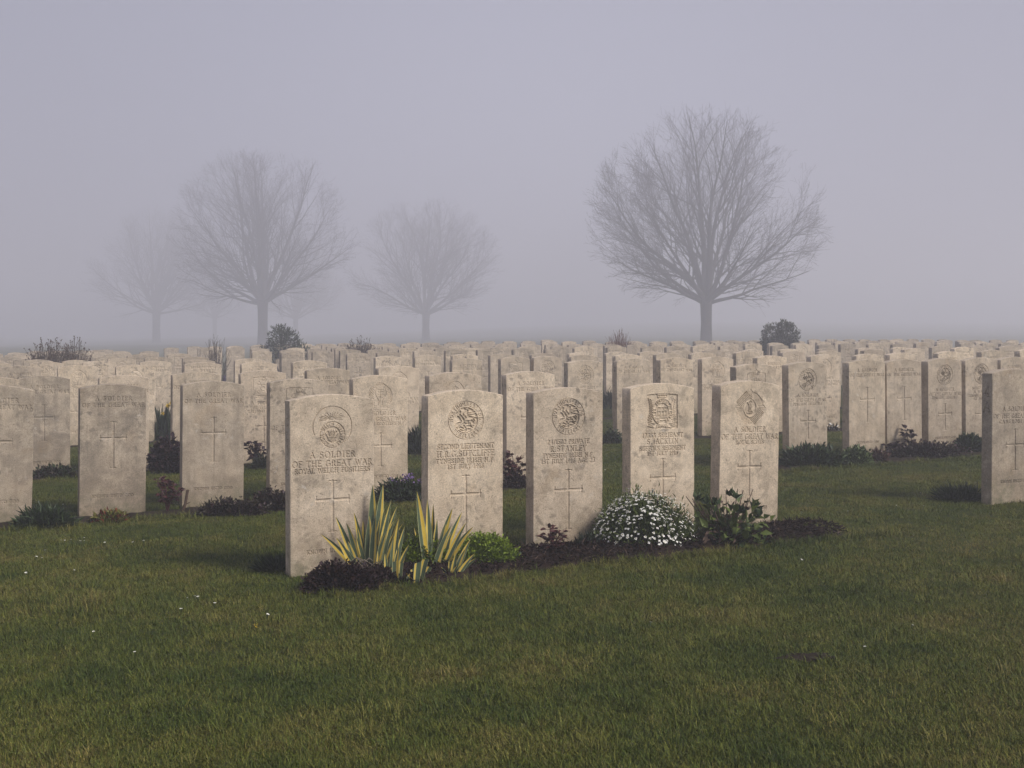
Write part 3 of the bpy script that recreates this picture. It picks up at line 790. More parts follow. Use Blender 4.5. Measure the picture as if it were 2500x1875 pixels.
FINE = 0.0016
measured(708.6, 980, 4.99, 'S1', 'nearest headstone, flaming grenade badge over A SOLDIER OF THE GREAT WAR ROYAL WELCH FUSILIERS', -0.002, FINE, seed=.31, grime=.15)
measured(1043.3, 967.7, 5.01, 'S2', 'headstone of Second Lieutenant H.R.G.Sutcliffe, round badge, behind the right iris', 0.0, FINE, seed=.62, grime=.1)
measured(1301, 960.5, 4.99, 'S3', 'headstone of private R.Stanley aged 23, left of the white flowered mound', 0.004, FINE, seed=.87, grime=.15)
measured(1538.6, 949.6, 4.99, 'S4', 'headstone of serjeant S.Jacklin with crowned castle badge, behind the white flowers', 0.006, FINE, seed=.155, grime=.1)
measured(1753.3, 941.7, 5.02, 'S5', 'headstone with rayed star badge and ROYAL SCOTS, right end of front row', 0.014, FINE, seed=.44, grime=.1)
# second row, left plot
u_, x_, y_ = on_row(-52, 7.36)
measured(-100, 952, 7.36, 'plain', 'headstone cut by the left edge of the picture in the second row', 0.02, seed=.2, grime=.7)
measured(192.4, 949.2, 7.37, 'plain', 'badgeless grey-stained headstone with a chipped right corner, left foreground', 0.006, 0.002, seed=.53, grime=.85)
measured(443.3, 941, 7.40, 'plain', 'badgeless mottled headstone behind the red rose shoots, beside the chipped one', 0.007, 0.002, seed=.71, grime=.6)
measured(657, 935.2, 7.34, 'wilts', 'headstone with cross-shield badge half hidden by the grenade-badge headstone', 0.004, 0.002, seed=.94)
measured(862, 926.5, 7.38, 'scot', 'headstone with round harp-like badge, TYNESIDE SCOTTISH N.F., above the lilac flowers', 0.0, 0.002, seed=.27)
measured(1046.6, 919.2, 7.32, 'arch', 'headstone with pointed arch badge peeping over the Sutcliffe headstone', 0.0, 0.002, seed=.12)
measured(1236.5, 916.3, 7.36, 'plain', 'badgeless lichen-spotted headstone behind the Sutcliffe and Stanley headstones', 0.0, 0.002, seed=.66)
# second row, right plot
measured(1796, 896.8, 7.36, '54', 'headstone numbered 54 on its side, peeping over the Royal Scots headstone', 0.0, 0.002, seed=.83)
measured(1926.4, 892.5, 7.30, 'irish', 'tilted headstone with round fusiliers badge, just right of the Royal Scots headstone', -0.010, 0.002, seed=.09, grime=.45)
measured(2072.8, 886.7, 7.32, 'plain', 'badgeless ring-spotted headstone behind the pale succulent clump', -0.012, 0.002, seed=.39, grime=.45)
measured(2165.9, 886, 7.34, 'plain', 'badgeless ring-spotted headstone touching its twin, behind the bare rose stem', -0.010, 0.002, seed=.47, grime=.45)
measured(2266.5, 883, 7.34, 'irish', 'headstone with round badge behind the brown creeper, between badgeless and named ones', -0.009, 0.002, seed=.58, grime=.45)
measured(2357.9, 881, 7.34, 'name', 'headstone with round badge and a private soldier\'s name, partly behind the 4A headstone', -0.008, 0.002, seed=.76, grime=.45)
measured(2443, 879, 7.36, 'plain', 'headstone hidden behind the one marked 4A at the right edge', -0.006, seed=.18)
measured(2530, 876, 7.36, 'plain', 'headstone beyond the right edge in the second row', 0, seed=.28)
measured(2420.5, 912, 5.02, '4A', 'headstone with 4 A cut into its shadowed side at the right edge', 0.006, 0.0018, seed=.35, grime=.7)
# third row
R3 = [(-85, 930, 'plain', None), (42, 926.5, 'plain', 'dark blotched badgeless headstone at far left behind the edge one'), (240.2, 924.3, 'plain', 'headstone peeping over the chipped headstone, dark spots along its top'),
      (419.9, 916.3, 'plain', 'headstone right of the daffodils, behind the mottled headstone'), (588.7, 913, 'wilts', 'headstone with cross-shield badge and WILTSHIRE text, right of the mottled badgeless headstone'),
      (749.4, 906.2, 'plain', 'clean pale badgeless headstone peeping between the cross-shield and harp badges'), (922.7, 900.8, 'scot', 'headstone with round badge just behind the harp-like badge headstone'),
      (1385.7, 886.4, '4C', 'headstone with round fusiliers badge and side letters, above the Stanley headstone'), (1506, 882.3, 'plain', 'badgeless headstone above the Jacklin headstone\'s left shoulder'),
      (1612.2, 879.4, 'plain', 'badgeless headstone right above the Jacklin headstone'), (1713.5, 877.3, 'scot', 'headstone with round harp-like badge behind the left of the Royal Scots headstone'),
      (1848.3, 874.4, 'plain', 'badgeless headstone above the one numbered 54'), (1980.9, 870.8, 'grenade_', 'headstone with worn round badge peeping between two second-row headstones'),
      (2091.6, 869.6, 'arch', 'headstone with arched badge peeping over the ring-spotted pair'), (2173.1, 866.9, 'shield', 'headstone with small badge peeping over the second ring-spotted headstone'),
      (2289, 863.8, 'plain', 'pale badgeless headstone above the brown creeper'), (2396, 860, 'plain', 'plain headstone above the named private\'s headstone at right'), (2490, 857, 'plain', None)]
SPECS['grenade_'] = spec('harp', std2('EAST LANCASHIRE REGT.', .265, .33))
for xf, yl, k, lb in R3:
    measured(xf, yl, ROWV[3], k, lb or 'third-row headstone at the %s margin of the picture' % ('left' if xf < 900 else 'right'), rnd.uniform(-.008, .008), .003, grime=.9 if xf == 42 else None)
# fourth and fifth rows
ORD = ['first', 'second', 'third', 'fourth', 'fifth', 'sixth', 'seventh', 'eighth', 'ninth', 'tenth', 'eleventh', 'twelfth', 'thirteenth', 'fourteenth', 'fifteenth', 'sixteenth', 'seventeenth', 'eighteenth', 'nineteenth', 'twentieth']
def ordn(i):
    if i < 20: return ORD[i]
    t = ['twenty', 'thirty', 'forty', 'fifty'][(i + 1) // 10 - 2]; o = (i + 1) % 10
    return (t[:-1] + 'ieth') if o == 0 else t + '-' + ORD[o - 1]
R4 = [(-2, 900, 'plain'), (142.3, 898.2, 'scot'), (281.9, 896.8, 'arch'), (450.3, 891, 'darcy'), (589.4, 889.6, 'wilts'), (714, 886, 'officer'), (1103, 880.5, 'plain'), (1222.4, 876.5, 'square'), (1301.4, 874.4, 'irish'),
      (1394, 872.2, 'plain'), (1502, 870, 'plain'), (1602, 866.7, 'plain'), (1687.4, 865.7, 'scot'), (1796.7, 862.4, 'plain'), (1911.5, 861.8, 'square'), (1999, 861, 'irish'), (2110, 857, 'plain'), (2208, 854.5, 'shield'), (2330, 851.5, 'plain'), (2440, 849, 'plain')]
KIND = {'plain': 'badgeless', 'scot': 'harp-badge', 'arch': 'arch-badge', 'darcy': 'M. Darcy', 'wilts': 'cross-shield', 'officer': 'British officer', 'square': 'crowned-square', 'irish': 'fusiliers-badge', 'shield': 'shield-badge', 'grenade_': 'harp-badge', 'name': 'named'}
for i, (xf, yl, k) in enumerate(R4):
    measured(xf, yl, ROWV[4], k, '%s headstone, %s from the left in the fourth row' % (KIND[k], ordn(i)), rnd.uniform(-.006, .006), .0042)
R5 = [(-60, 890), (72.4, 888.8), (201.9, 886.7), (340.8, 886), (450.5, 883), (572.8, 880.6), (916.2, 873.7), (1013, 872), (1105.5, 869.3), (1197.4, 868), (1298, 867), (1390, 865), (1480, 863.5), (1563, 862), (1638, 860.5), (1720, 858.5), (1815, 857), (1905, 855.5), (2000, 854), (2095, 852.5), (2180, 851), (2275, 849), (2370, 847), (2460, 845)]
VAR = ['plain', 'irish', 'plain', 'scot', 'plain', 'square', 'irish', 'plain', 'shield', 'scot', 'plain', 'wilts']
for i, (xf, yl) in enumerate(R5):
    k = VAR[(i * 5 + 1) % 12]
    measured(xf, yl, ROWV[5], k, '%s headstone, %s from the left in the fifth row' % (KIND[k], ordn(i)), rnd.uniform(-.006, .006), .005)
# further rows fading into the fog
nrow = 6; far_n = 0
v = 17.5
while v < 33.5:
    i = 0; k_ = 0
    u = -4.0 + rnd.random() * .5
    while u < 32:
        x, y = uv2xy(u, v); px = 1250 + FOCAL * x / y
        ok = (u < 3.7 or u > 5.15) and -60 < px < 2540 and y < 33.5
        if v > 24.5 and x > 2 + 0.0 * v: ok = ok and v < 26.5
        if abs(v - 24.85) < .01 and abs(u - 6.62) < .46: ok = False
        if ok:
            kk = VAR[rnd.randrange(12)]
            tone = rnd.choice(['pale', 'grey', 'mist-dimmed', 'weathered'])
            headstone(u, v, kk, '%s headstone, %s from the left in the %s row back' % (tone, ordn(i), ordn(nrow - 1)), GRP, None, rnd.uniform(-.012, .012), .008, simple=True, grime=rnd.choice([.3, .45, .6, .75]))  # grime raised here to dim the distant stones in place of haze
            i += 1; far_n += 1
        u += rnd.choice([.50, .54, .56, .60, .64, .70])
    v += 2.45; nrow += 1
headstone(6.62, 24.85, 'plain', 'mist-dimmed headstone just in front of the leafy evergreen shrub', GRP, None, 0.0, .008, simple=True)

# ------------------------------------------------------------------ tubes and leaves (numpy builders)
class Tubes:
    def __init__(s): s.V = []; s.F = []; s.n = 0
    def add(s, pts, radii, sides=3):
        P = np.asarray(pts, float); m = len(P)
        if m < 2: return
        T = np.gradient(P, axis=0); T /= np.linalg.norm(T, axis=1, keepdims=True) + 1e-9
        ref = np.array([0.31, 0.17, 0.93]) if abs(T[0, 2]) < .9 else np.array([1.0, 0.2, 0.0])
        U = np.cross(T, ref); U /= np.linalg.norm(U, axis=1, keepdims=True) + 1e-9
        W = np.cross(T, U)
        a = np.arange(sides) * 2 * math.pi / sides
        ring = (U[:, None, :] * np.cos(a)[None, :, None] + W[:, None, :] * np.sin(a)[None, :, None]) * np.asarray(radii)[:, None, None]
        s.V.append((P[:, None, :] + ring).reshape(-1, 3))
        i = s.n + np.arange(m * sides).reshape(m, sides)
        j = np.roll(i, -1, axis=1)
        s.F.append(np.stack([i[:-1], j[:-1], j[1:], i[1:]], -1).reshape(-1, 4))
        s.n += m * sides
    def build(s, name, mat, parent=None, smooth=True, kind=None, loc=None):
        o = mesh_np(name, np.concatenate(s.V), [np.concatenate(s.F)], [mat], smooth=smooth, parent=parent)
        if kind: o['kind'] = kind
        if loc is not None: o.location = loc
        return o

def leaves_np(pos, dirs, nrm, ln, wd, fold=0.25):
    """folded four-point leaves: pos base (n,3), dirs unit, nrm approx normal"""
    n = len(pos)
    side = np.cross(dirs, nrm); side /= np.linalg.norm(side, axis=1, keepdims=True) + 1e-9
    up = np.cross(side, dirs)
    ln = np.asarray(ln).reshape(-1, 1); wd = np.asarray(wd).reshape(-1, 1)
    b = pos; t = pos + dirs * ln - up * ln * 0.12
    mid = pos + dirs * ln * 0.48
    l = mid + side * wd * .5 + up * wd * fold; r = mid - side * wd * .5 + up * wd * fold
    V = np.stack([b, l, t, r], 1).reshape(-1, 3)
    i = np.arange(n)[:, None] * 4
    F = np.concatenate([i + np.array([[0, 2, 1]]), i + np.array([[0, 3, 2]])], 1).reshape(-1, 3)
    return V, F

def unit(v): return v / (np.linalg.norm(v, axis=-1, keepdims=True) + 1e-9)

def leaf_mound(n, rx, ry, h, ln, wd, up=0.45, rough=0.25, shell=0.55, hollow=None, lump=0.0):
    """leaf bases and directions spread through a low dome (local coordinates, base at 0)"""
    d = unit(npr.normal(size=(n, 3))); d[:, 2] = np.abs(d[:, 2])
    r = npr.uniform(shell, 1.0, (n, 1))
    if lump:
        ang = np.arctan2(d[:, 1], d[:, 0])[:, None]
        r = r * (1 + lump * (np.sin(ang * 3 + 1.3) * .5 + np.sin(ang * 5 + d[:, 2:3] * 4) * .5))
    p = d * r * np.array([rx, ry, h]) * (1 + npr.normal(size=(n, 1)) * rough * .3)
    dirs = unit(d * np.array([1, 1, .8]) + np.array([0, 0, up]) + npr.normal(size=(n, 3)) * .55)
    nrm = unit(np.array([0, 0, 1.0]) + npr.normal(size=(n, 3)) * .5)
    L = ln * npr.uniform(.6, 1.25, n); Wd = wd * npr.uniform(.7, 1.2, n)
    return p, dirs, nrm, L, Wd

def plant_mesh(name, blocks, mats, parent=None, loc=None, rz=0.0, stuff=False):
    """blocks: list of (leaf arrays, material slot)"""
    V, F, I, n = [], [], [], 0
    for (p, d, nr, L, W), slot in blocks:
        v, f = leaves_np(p, d, nr, L, W)
        V.append(v); F.append(f + n); I.append(np.full(len(f), slot)); n += len(v)
    o = mesh_np(name, np.concatenate(V), [np.concatenate(F)], mats, np.concatenate(I), parent=parent)
    if loc is not None: o.location = loc
    o.rotation_euler = (0, 0, rz)
    if stuff: o['kind'] = 'stuff'
    return o

def mound_plant(name, label, cat, px, py, w_px, h_px, mats_w, n, ln, wd, depth=0.7, up=.45, group=None, shell=.5, lump=.12, dv=0.0):
    """a clump whose foot is seen at photo pixel (px, py), sized in photo pixels"""
    c = at(px, py); s = FOCAL / c.y
    rx = w_px / 2 / s; h = h_px / s; ry = rx * depth
    c = Vector((c.x, c.y + ry * .8, 0)); c.z = gz(c.x, c.y) - .01
    blocks = []
    for k, wgt in enumerate(m_[1] for m_ in mats_w):
        blocks.append((leaf_mound(max(3, int(n * wgt)), rx * .93, ry * .95, max(h - ln * .35, h * .6), ln, wd, up, shell=shell, lump=lump), k))
    o = plant_mesh(name, blocks, [M[m_[0]] for m_ in mats_w], loc=c)
    return tag(o, label, cat, group)

# ------------------------------------------------------------------ bare trees
def bare_tree(px, y, top_px, fork_px, half_w, trunk_r, seed, label, limbs=16, fine=True, lean=0.0):
    rr = random.Random(seed)
    x = (px - 1250) / FOCAL * y
    base = Vector((x, y, gz(x, y)))
    H = CAM_H + (HORIZON - top_px) / FOCAL * y - base.z
    FZ = CAM_H + (HORIZON - fork_px) / FOCAL * y - base.z
    root = empty('bare_tree', base, label, 'tree', 'leafless trees in the mist')
    zc = FZ + (H - FZ) * .40
    def env(p):                                          # >1 outside the crown
        dz = p[2] - zc
        rz = (H - zc) if dz > 0 else (zc - FZ * .70)
        return math.sqrt((p[0] / half_w) ** 2 + (p[1] / half_w) ** 2 + (dz / rz) ** 2)
    tr = Tubes()
    pts = [(0, 0, -.2), (0, 0, .05), (.01, 0, .3), (.02, .01, FZ * .5), (.01, 0, FZ * .85), (0, 0, FZ + .15), (lean, 0, FZ + .55)]
    tr.add(pts, [trunk_r * 1.5, trunk_r * 1.28, trunk_r * 1.06, trunk_r * .95, trunk_r * 1.0, trunk_r * 1.12, trunk_r * .6], 12)
    tr.build('trunk', M['bark'], root)
    twigs = Tubes()
    def nrm3(v):
        l = math.sqrt(v[0] ** 2 + v[1] ** 2 + v[2] ** 2) + 1e-9
        return (v[0] / l, v[1] / l, v[2] / l)
    def perp(d, ang):
        while True:
            q = (rr.gauss(0, 1), rr.gauss(0, 1), rr.gauss(0, 1))
            dot = q[0] * d[0] + q[1] * d[1] + q[2] * d[2]
            q = nrm3((q[0] - dot * d[0], q[1] - dot * d[1], q[2] - dot * d[2]))
            return nrm3((d[0] * math.cos(ang) + q[0] * math.sin(ang), d[1] * math.cos(ang) + q[1] * math.sin(ang), d[2] * math.cos(ang) + q[2] * math.sin(ang)))
    KIDS = {1: 17, 2: 8, 3: 5, 4: 2}
    SEG = {1: 12, 2: 7, 3: 5, 4: 3, 5: 2}
    def grow(p, d, length, r, lev, store):
        n = SEG[lev]; st = length / n
        path = [p]; rad = [r]; kids = []
        nk = KIDS.get(lev, 0)
        wob = {1: .075, 2: .12, 3: .14, 4: .15, 5: .12}[lev]
        lim = {1: .93, 2: 1.0, 3: 1.03}.get(lev, 1.08) + rr.uniform(-.07, .04)
        for i in range(n):
            out = nrm3((p[0], p[1], max(0.2, p[2] - FZ)))
            k = .05 if lev < 3 else .07
            up_ = .035 if lev < 3 else .015
            d = nrm3((d[0] + rr.gauss(0, wob) + k * out[0], d[1] + rr.gauss(0, wob) + k * out[1], d[2] + rr.gauss(0, wob) + k * out[2] + up_))
            p = (p[0] + d[0] * st, p[1] + d[1] * st, p[2] + d[2] * st)
            t = (i + 1) / n
            path.append(p); rad.append(max(.005, r * (1 - .88 * t ** .85)))
            if env(p) > lim: break
            lo = .16 if lev == 1 else .1
            if nk and t > lo:
                q = nk / n
                c = int(q) + (rr.random() < q - int(q))
                for _ in range(c): kids.append((p, d, t))
        m_ = len(path) - 1; rad = [max(.005, r * (1 - .93 * (i_ / m_) ** .85)) for i_ in range(m_ + 1)]
        sides = {1: 7, 2: 5, 3: 3, 4: 3, 5: 3}[lev]
        store.add(path, rad, sides)
        for (q, dd, t) in kids:
            ang = R(rr.uniform(20, 44) if lev < 3 else rr.uniform(18, 42))
            cl = length * {1: .50, 2: .52, 3: .48, 4: .55}[lev] * (1.12 - .55 * t) * rr.uniform(.75, 1.2)
            cr = max(.005, r * (1 - .88 * t ** .85) * {1: .50, 2: .55, 3: .6, 4: .75}[lev])
            grow(q, perp(dd, ang), cl, cr, lev + 1, store if lev < 2 else twigs)
        return path
    th = [2, 10, 17, 23, 29, 34, 39, 44, 49, 54, 59, 64, 69, 74, 79, 84][:limbs]
    az0 = rr.uniform(0, 6)
    for i, t in enumerate(th):
        az = az0 + i * 2.39996 + rr.uniform(-.25, .25)
        tt = R(t + rr.uniform(-3, 3))
        d = (math.sin(tt) * math.cos(az), math.sin(tt) * math.sin(az), math.cos(tt))
        f = i / len(th)
        p0 = (.10 * math.cos(az), .10 * math.sin(az), FZ + .25 - .45 * f)
        ln = (H - FZ) * .98 if t < 30 else half_w * (1.12 if t > 55 else 1.28)
        ln = max(ln, half_w * 1.0)
        store = Tubes()
        grow(p0, d, ln * rr.uniform(.95, 1.1), trunk_r * (.58 - .25 * f), 1, store)
        store.build('limb', M['bark'], root)
    twigs.build('twigs', M['bark'], root, smooth=False, kind='stuff')
    TREES.append((root, H, half_w))
    return root
TREES = []
def copy_tree(src, px, y, top_px, half_w, rz, label):
    root, H, hw0 = TREES[src]
    x = (px - 1250) / FOCAL * y
    c = root.copy(); COL.objects.link(c); c.location = (x, y, gz(x, y)); c['label'] = label
    h = CAM_H + (HORIZON - top_px) / FOCAL * y - gz(x, y)
    c.scale = (half_w / hw0, half_w / hw0, h / H); c.rotation_euler = (0, 0, rz)
    for ch in root.children:
        o = ch.copy(); COL.objects.link(o); o.parent = c
    return c

bare_tree(1723.5, 70, 280, 735, 6.95, .34, 5, 'tallest dark bare tree with a wide round crown, standing right of centre')
bare_tree(641, 102, 376, 738, 7.9, .43, 23, 'large bare tree with a fan crown left of centre, dimmed by mist', lean=.1)
copy_tree(0, 1040, 136, 494, 9.0, 2.2, 'smaller pale bare tree alone near the middle of the picture')
copy_tree(1, 382, 164, 514, 9.9, 2.6, 'faint bare tree furthest left, fading into the fog')
copy_tree(0, 722, 186, 560, 7.6, 4.1, 'ghostly bare tree just visible behind the large left tree')
copy_tree(1, 524, 215, 600, 7.4, 5.0, 'barely visible bare tree between the two left trees')

# ------------------------------------------------------------------ shrubs that rise behind the stones
def twig_shrub(px, y, top_px, base_px, half_px, mat, n, label, tips=True, seed=1, spread=1.0, buds=False, rad=.006):
    rr = random.Random(seed)
    x = (px - 1250) / FOCAL * y; g0 = gz(x, y); s = y / FOCAL
    h = CAM_H + (HORIZON - top_px) * s - g0; hw_ = half_px * s
    root = empty('twiggy_shrub', (x, y, g0), label, 'shrub', 'shrubs rising behind the stones')
    tb = Tubes(); lp = []; ld = []
    for i in range(n):
        a = rr.uniform(0, 2 * math.pi); t = math.sqrt(rr.random()) * spread
        hh = h * rr.uniform(.72, 1.03) * (1 - .28 * t * t)
        ex, ey = hw_ * t * math.cos(a), hw_ * t * math.sin(a)
        pts = []
        for k in range(7):
            q = k / 6
            pts.append((ex * (.12 + .88 * q ** 1.25) + rr.gauss(0, .008), ey * (.12 + .88 * q ** 1.25) + rr.gauss(0, .008), hh * q))
        tb.add(pts, [rad * (1 - .7 * k / 6) for k in range(7)], 4)
        for b_ in range(3):
            k = rr.randrange(3, 6); p = np.array(pts[k]); d = unit(np.array(pts[k + 1]) - p + npr.normal(size=3) * .045)
            l = h * rr.uniform(.10, .2)
            tb.add([p, p + d * l * .5, p + d * l], [rad * .5, rad * .4, rad * .25], 3)
            lp.append(p + d * l); ld.append(d)
        lp.append(np.array(pts[-1])); ld.append(unit(np.array(pts[-1]) - np.array(pts[-2])))
    tb.build('twigs', mat, root, kind='stuff')
    if buds:
        lp = np.array(lp); ld = np.array(ld); m = len(lp)
        rep = 3
        p = np.repeat(lp, rep, 0) - np.repeat(ld, rep, 0) * npr.uniform(0, .03, (m * rep, 1)); d = unit(np.repeat(ld, rep, 0) + npr.normal(size=(m * rep, 3)) * .6)
        plant_mesh('buds', [((p, d, unit(npr.normal(size=(m * rep, 3))), npr.uniform(.016, .032, m * rep), npr.uniform(.010, .018, m * rep)), 0)], [M['brown_leaf']], parent=root, stuff=True)
    return root

twig_shrub(122, 17.2, 820, 900, 62, M['twig'], 150, 'wide twiggy shrub with budded tips at the far left behind the stones', seed=3, buds=True, spread=1.0)
twig_shrub(186, 18.4, 822, 900, 40, M['twig'], 90, 'slimmer twiggy shrub leaning right beside the wide one at far left', seed=5, buds=True)
twig_shrub(529, 21.5, 815, 880, 36, M['twig'], 46, 'upright bare-stemmed shrub behind the bright headstone left of the evergreen', seed=8, spread=.95)
twig_shrub(880, 23.0, 818, 880, 46, M['twig'], 130, 'low dome of dense twigs behind the stones near the middle', seed=9, buds=True)
twig_shrub(1514, 25.0, 801, 870, 36, M['twig_red'], 120, 'reddish bare-stemmed shrub left of the tallest tree', seed=12)
twig_shrub(2032, 27.5, 818, 870, 22, M['twig'], 40, 'faint low twiggy shrub right of the dense dark bush', seed=14)

def leafy_shrub(px, y, top_px, half_px, mats_w, n, ln, wd, label, lobes, seed):
    rr = random.Random(seed)
    x = (px - 1250) / FOCAL * y; g0 = gz(x, y); s = y / FOCAL
    h = CAM_H + (HORIZON - top_px) * s - g0; hw_ = half_px * s
    root = empty('leafy_shrub', (x, y, g0), label, 'shrub', 'shrubs rising behind the stones')
    st = Tubes()
    P, D, N = [], [], []
    for (lx, lz, lr) in lobes:
        cx_, cz_, r = lx * hw_, lz * h, lr * hw_
        cy_ = rr.uniform(-.3, .3) * hw_
        st.add([(0, 0, 0), (cx_ * .5, cy_ * .5, cz_ * .55), (cx_, cy_, cz_)], [.02, .014, .008], 5)
        m = int(n * lr * lr)
        d = unit(npr.normal(size=(m, 3)))
        rad = npr.uniform(.35, 1.08, (m, 1)) ** .6
        p = d * rad * r * np.array([1, 1, 1.1]) + np.array([cx_, cy_, cz_])
        P.append(p); D.append(unit(d + np.array([0, 0, .7]) + npr.normal(size=(m, 3)) * .5)); N.append(unit(npr.normal(size=(m, 3)) + np.array([0, 0, .8])))
    P = np.concatenate(P); D = np.concatenate(D); N = np.concatenate(N)
    k = P[:, 2] > 0.42 * h; P, D, N = P[k], D[k], N[k]
    st.build('stems', M['twig'], root)
    blocks = []; pick = npr.random(len(P)); lo = 0
    for i, (mn, wg) in enumerate(mats_w):
        q = (pick >= lo) & (pick < lo + wg); lo += wg
        blocks.append(((P[q], D[q], N[q], ln * npr.uniform(.6, 1.3, q.sum()), wd * npr.uniform(.7, 1.2, q.sum())), i))
    plant_mesh('foliage', blocks, [M[m_[0]] for m_ in mats_w], parent=root, stuff=True)
    return root
leafy_shrub(694, 26.2, 797, 60, [('grey_green', .7), ('mid_green', .3)], 2000, .085, .022, 'leafy evergreen shrub with upright sprays beside the left tree trunk',
            [(0, .62, .62), (-.62, .50, .42), (.60, .50, .42), (-.2, .80, .42), (.28, .74, .40), (-.05, .93, .22), (.85, .50, .25), (-.85, .50, .25), (.1, .35, .5)], 21)
leafy_shrub(1905, 27.5, 783, 42, [('olive_leaf', .6), ('grey_green', .4)], 2300, .06, .026, 'dense dark rounded evergreen bush right of the tallest tree',
            [(-.35, .72, .66), (.38, .72, .64), (0, .55, .75), (-.55, .45, .5), (.6, .48, .45), (.1, .9, .3), (.55, .9, .2), (-.72, .54, .42), (.74, .54, .40)], 22)

# ------------------------------------------------------------------ variegated irises
def iris(px, py, label, leaves, cut=False, extra=0, seed=1):
    """leaves: (tip_px_dx, tip_px_dy, width_px, base_dx) seen from the camera, in photo pixels from the foot"""
    rr = random.Random(seed)
    c = at(px, py); s = c.y / FOCAL
    leaves = list(leaves) + [(dx * rr.uniform(.6, 1.05) + rr.uniform(-8, 8), dy * rr.uniform(.5, .85), w * .85, bx + rr.uniform(-8, 8)) for dx, dy, w, bx in leaves for _ in range(1 if not cut else 0)]
    root = empty('variegated_iris', c, label, 'iris', 'variegated irises in the front bed')
    for k, (dx, dy, w, bx) in enumerate(leaves):
        hx, hz = (dx - bx) * s, dy * s
        L = math.hypot(hx, hz) * 1.04
        # the fan spreads across the view with some depth
        az = 0.0 if hx >= 0 else math.pi
        az += rr.uniform(-.5, .5)
        ch = abs(hx) / max(.2, abs(math.cos(az)))
        tot = math.atan2(ch, hz)
        bend = min(.5, tot * .55) * rr.uniform(.7, 1.2)
        tilt = tot - bend * .42
        V = iris_blade(L, w * s * 1.25, tilt if hx >= 0 else -tilt, bend if hx >= 0 else -bend, rr.uniform(-.25, .25), rr.random() < .5, cut, rr)
        ob = bpy.data.objects.new('leaf', V); COL.objects.link(ob); ob.parent = root
        ob.location = (bx * s, rr.uniform(-.035, .06), -.01)
        ob.rotation_euler = (rr.uniform(-.12, .10), 0, rr.uniform(-.45, .45))
    return root

def iris_blade(L, w, tilt, bend, lean, flip, cut, rr):
    n = 9; V = []; F = []; I = []
    g = rr.uniform(.48, .70)
    bands = [0, .05, g - .015, g + .025, .93, 1.0]; mats = [2, 0, 2, 1, 2]
    if flip: bands = [1 - b_ for b_ in bands][::-1]; mats = mats[::-1]
    x = z = 0.0; y = 0.0
    for i in range(n + 1):
        t = i / n; a = tilt + bend * (t * t - .42 * t)
        if i:
            x += math.sin(a) * L / n; z += math.cos(a) * L / n
        yy = lean * .12 * L * t * t
        ww = w * (.60 + .45 * math.sin(min(1, t * 1.7) * math.pi / 2)) * (1.0 if cut else max(0.0, 1 - t ** 2.8) ** .85 + .01)
        for b_ in bands:
            o = (b_ - .5) * ww; keel = .16 * ww * (1 - abs(2 * b_ - 1))
            V.append((x + o * math.cos(a), yy + keel, z - o * math.sin(a) + (o * .35 if cut and i == n else 0)))
    k = len(bands)
    for i in range(n):
        for j in range(k - 1):
            F.append((i * k + j, i * k + j + 1, (i + 1) * k + j + 1, (i + 1) * k + j)); I.append(mats[j])
    return mesh_np('leaf', np.array(V), [np.array(F)], [M['iris_green'], M['iris_yellow'], M['iris_cream']], I, smooth=True, link=False)

# foot of the big fan in the photo: (905,1390)
iris(905, 1402, 'large variegated iris clump with many tall striped leaves before the nearest headstone',
     [(-136, 118, 15, -20), (-120, 98, 13, -18), (-88, 140, 14, -26), (-62, 128, 13, -22), (-45, 150, 13, -14), (-28, 128, 14, -18), (-38, 92, 12, -12), (2, 212, 21, 0), (36, 212, 20, 8), (18, 150, 16, 4), (30, 160, 15, 10),
      (52, 180, 13, 14), (66, 165, 12, 18), (60, 130, 14, 14), (78, 140, 11, 22), (95, 126, 10, 26), (-8, 120, 17, -4), (12, 105, 16, 2), (44, 110, 15, 12), (-55, 85, 12, -26), (70, 95, 12, 20), (-100, 84, 10, -30)], seed=4)
iris(952, 1420, 'thin variegated iris fan standing between the two bigger iris clumps',
     [(22, 150, 13, 2), (36, 132, 11, 4), (8, 110, 11, 0), (48, 96, 10, 8), (-10, 74, 10, -4)], seed=6)
iris(1048, 1398, 'right-hand variegated iris clump before the Sutcliffe headstone',
     [(-32, 200, 17, -2), (-5, 180, 14, 2), (15, 166, 11, 6), (63, 156, 15, 12), (89, 142, 14, 20), (95, 122, 12, 26), (111, 108, 13, 30), (-43, 104, 12, -10), (27, 130, 13, 10), (43, 122, 13, 16), (5, 122, 12, 4), (-21, 126, 11, -4)], seed=9)
iris(1100, 1412, 'low spreading iris fan at the foot of the right-hand clump',
     [(50, 92, 12, 6), (38, 70, 11, 4), (16, 66, 11, 2), (-2, 52, 10, 0), (62, 60, 10, 10), (-22, 34, 8, -2)], seed=11)
iris(968, 1428, 'short clipped iris fan with square-cut leaf ends, left one', [(-4, 62, 13, -2), (10, 56, 11, 4), (-18, 40, 11, -6), (22, 30, 9, 8), (-28, 28, 9, -8)], cut=True, seed=13)
iris(1018, 1424, 'short clipped iris fan with square-cut leaf ends, right one', [(4, 58, 13, -1), (22, 62, 13, 6), (-12, 38, 10, -4), (30, 38, 10, 10), (-22, 26, 9, -8)], cut=True, seed=15)

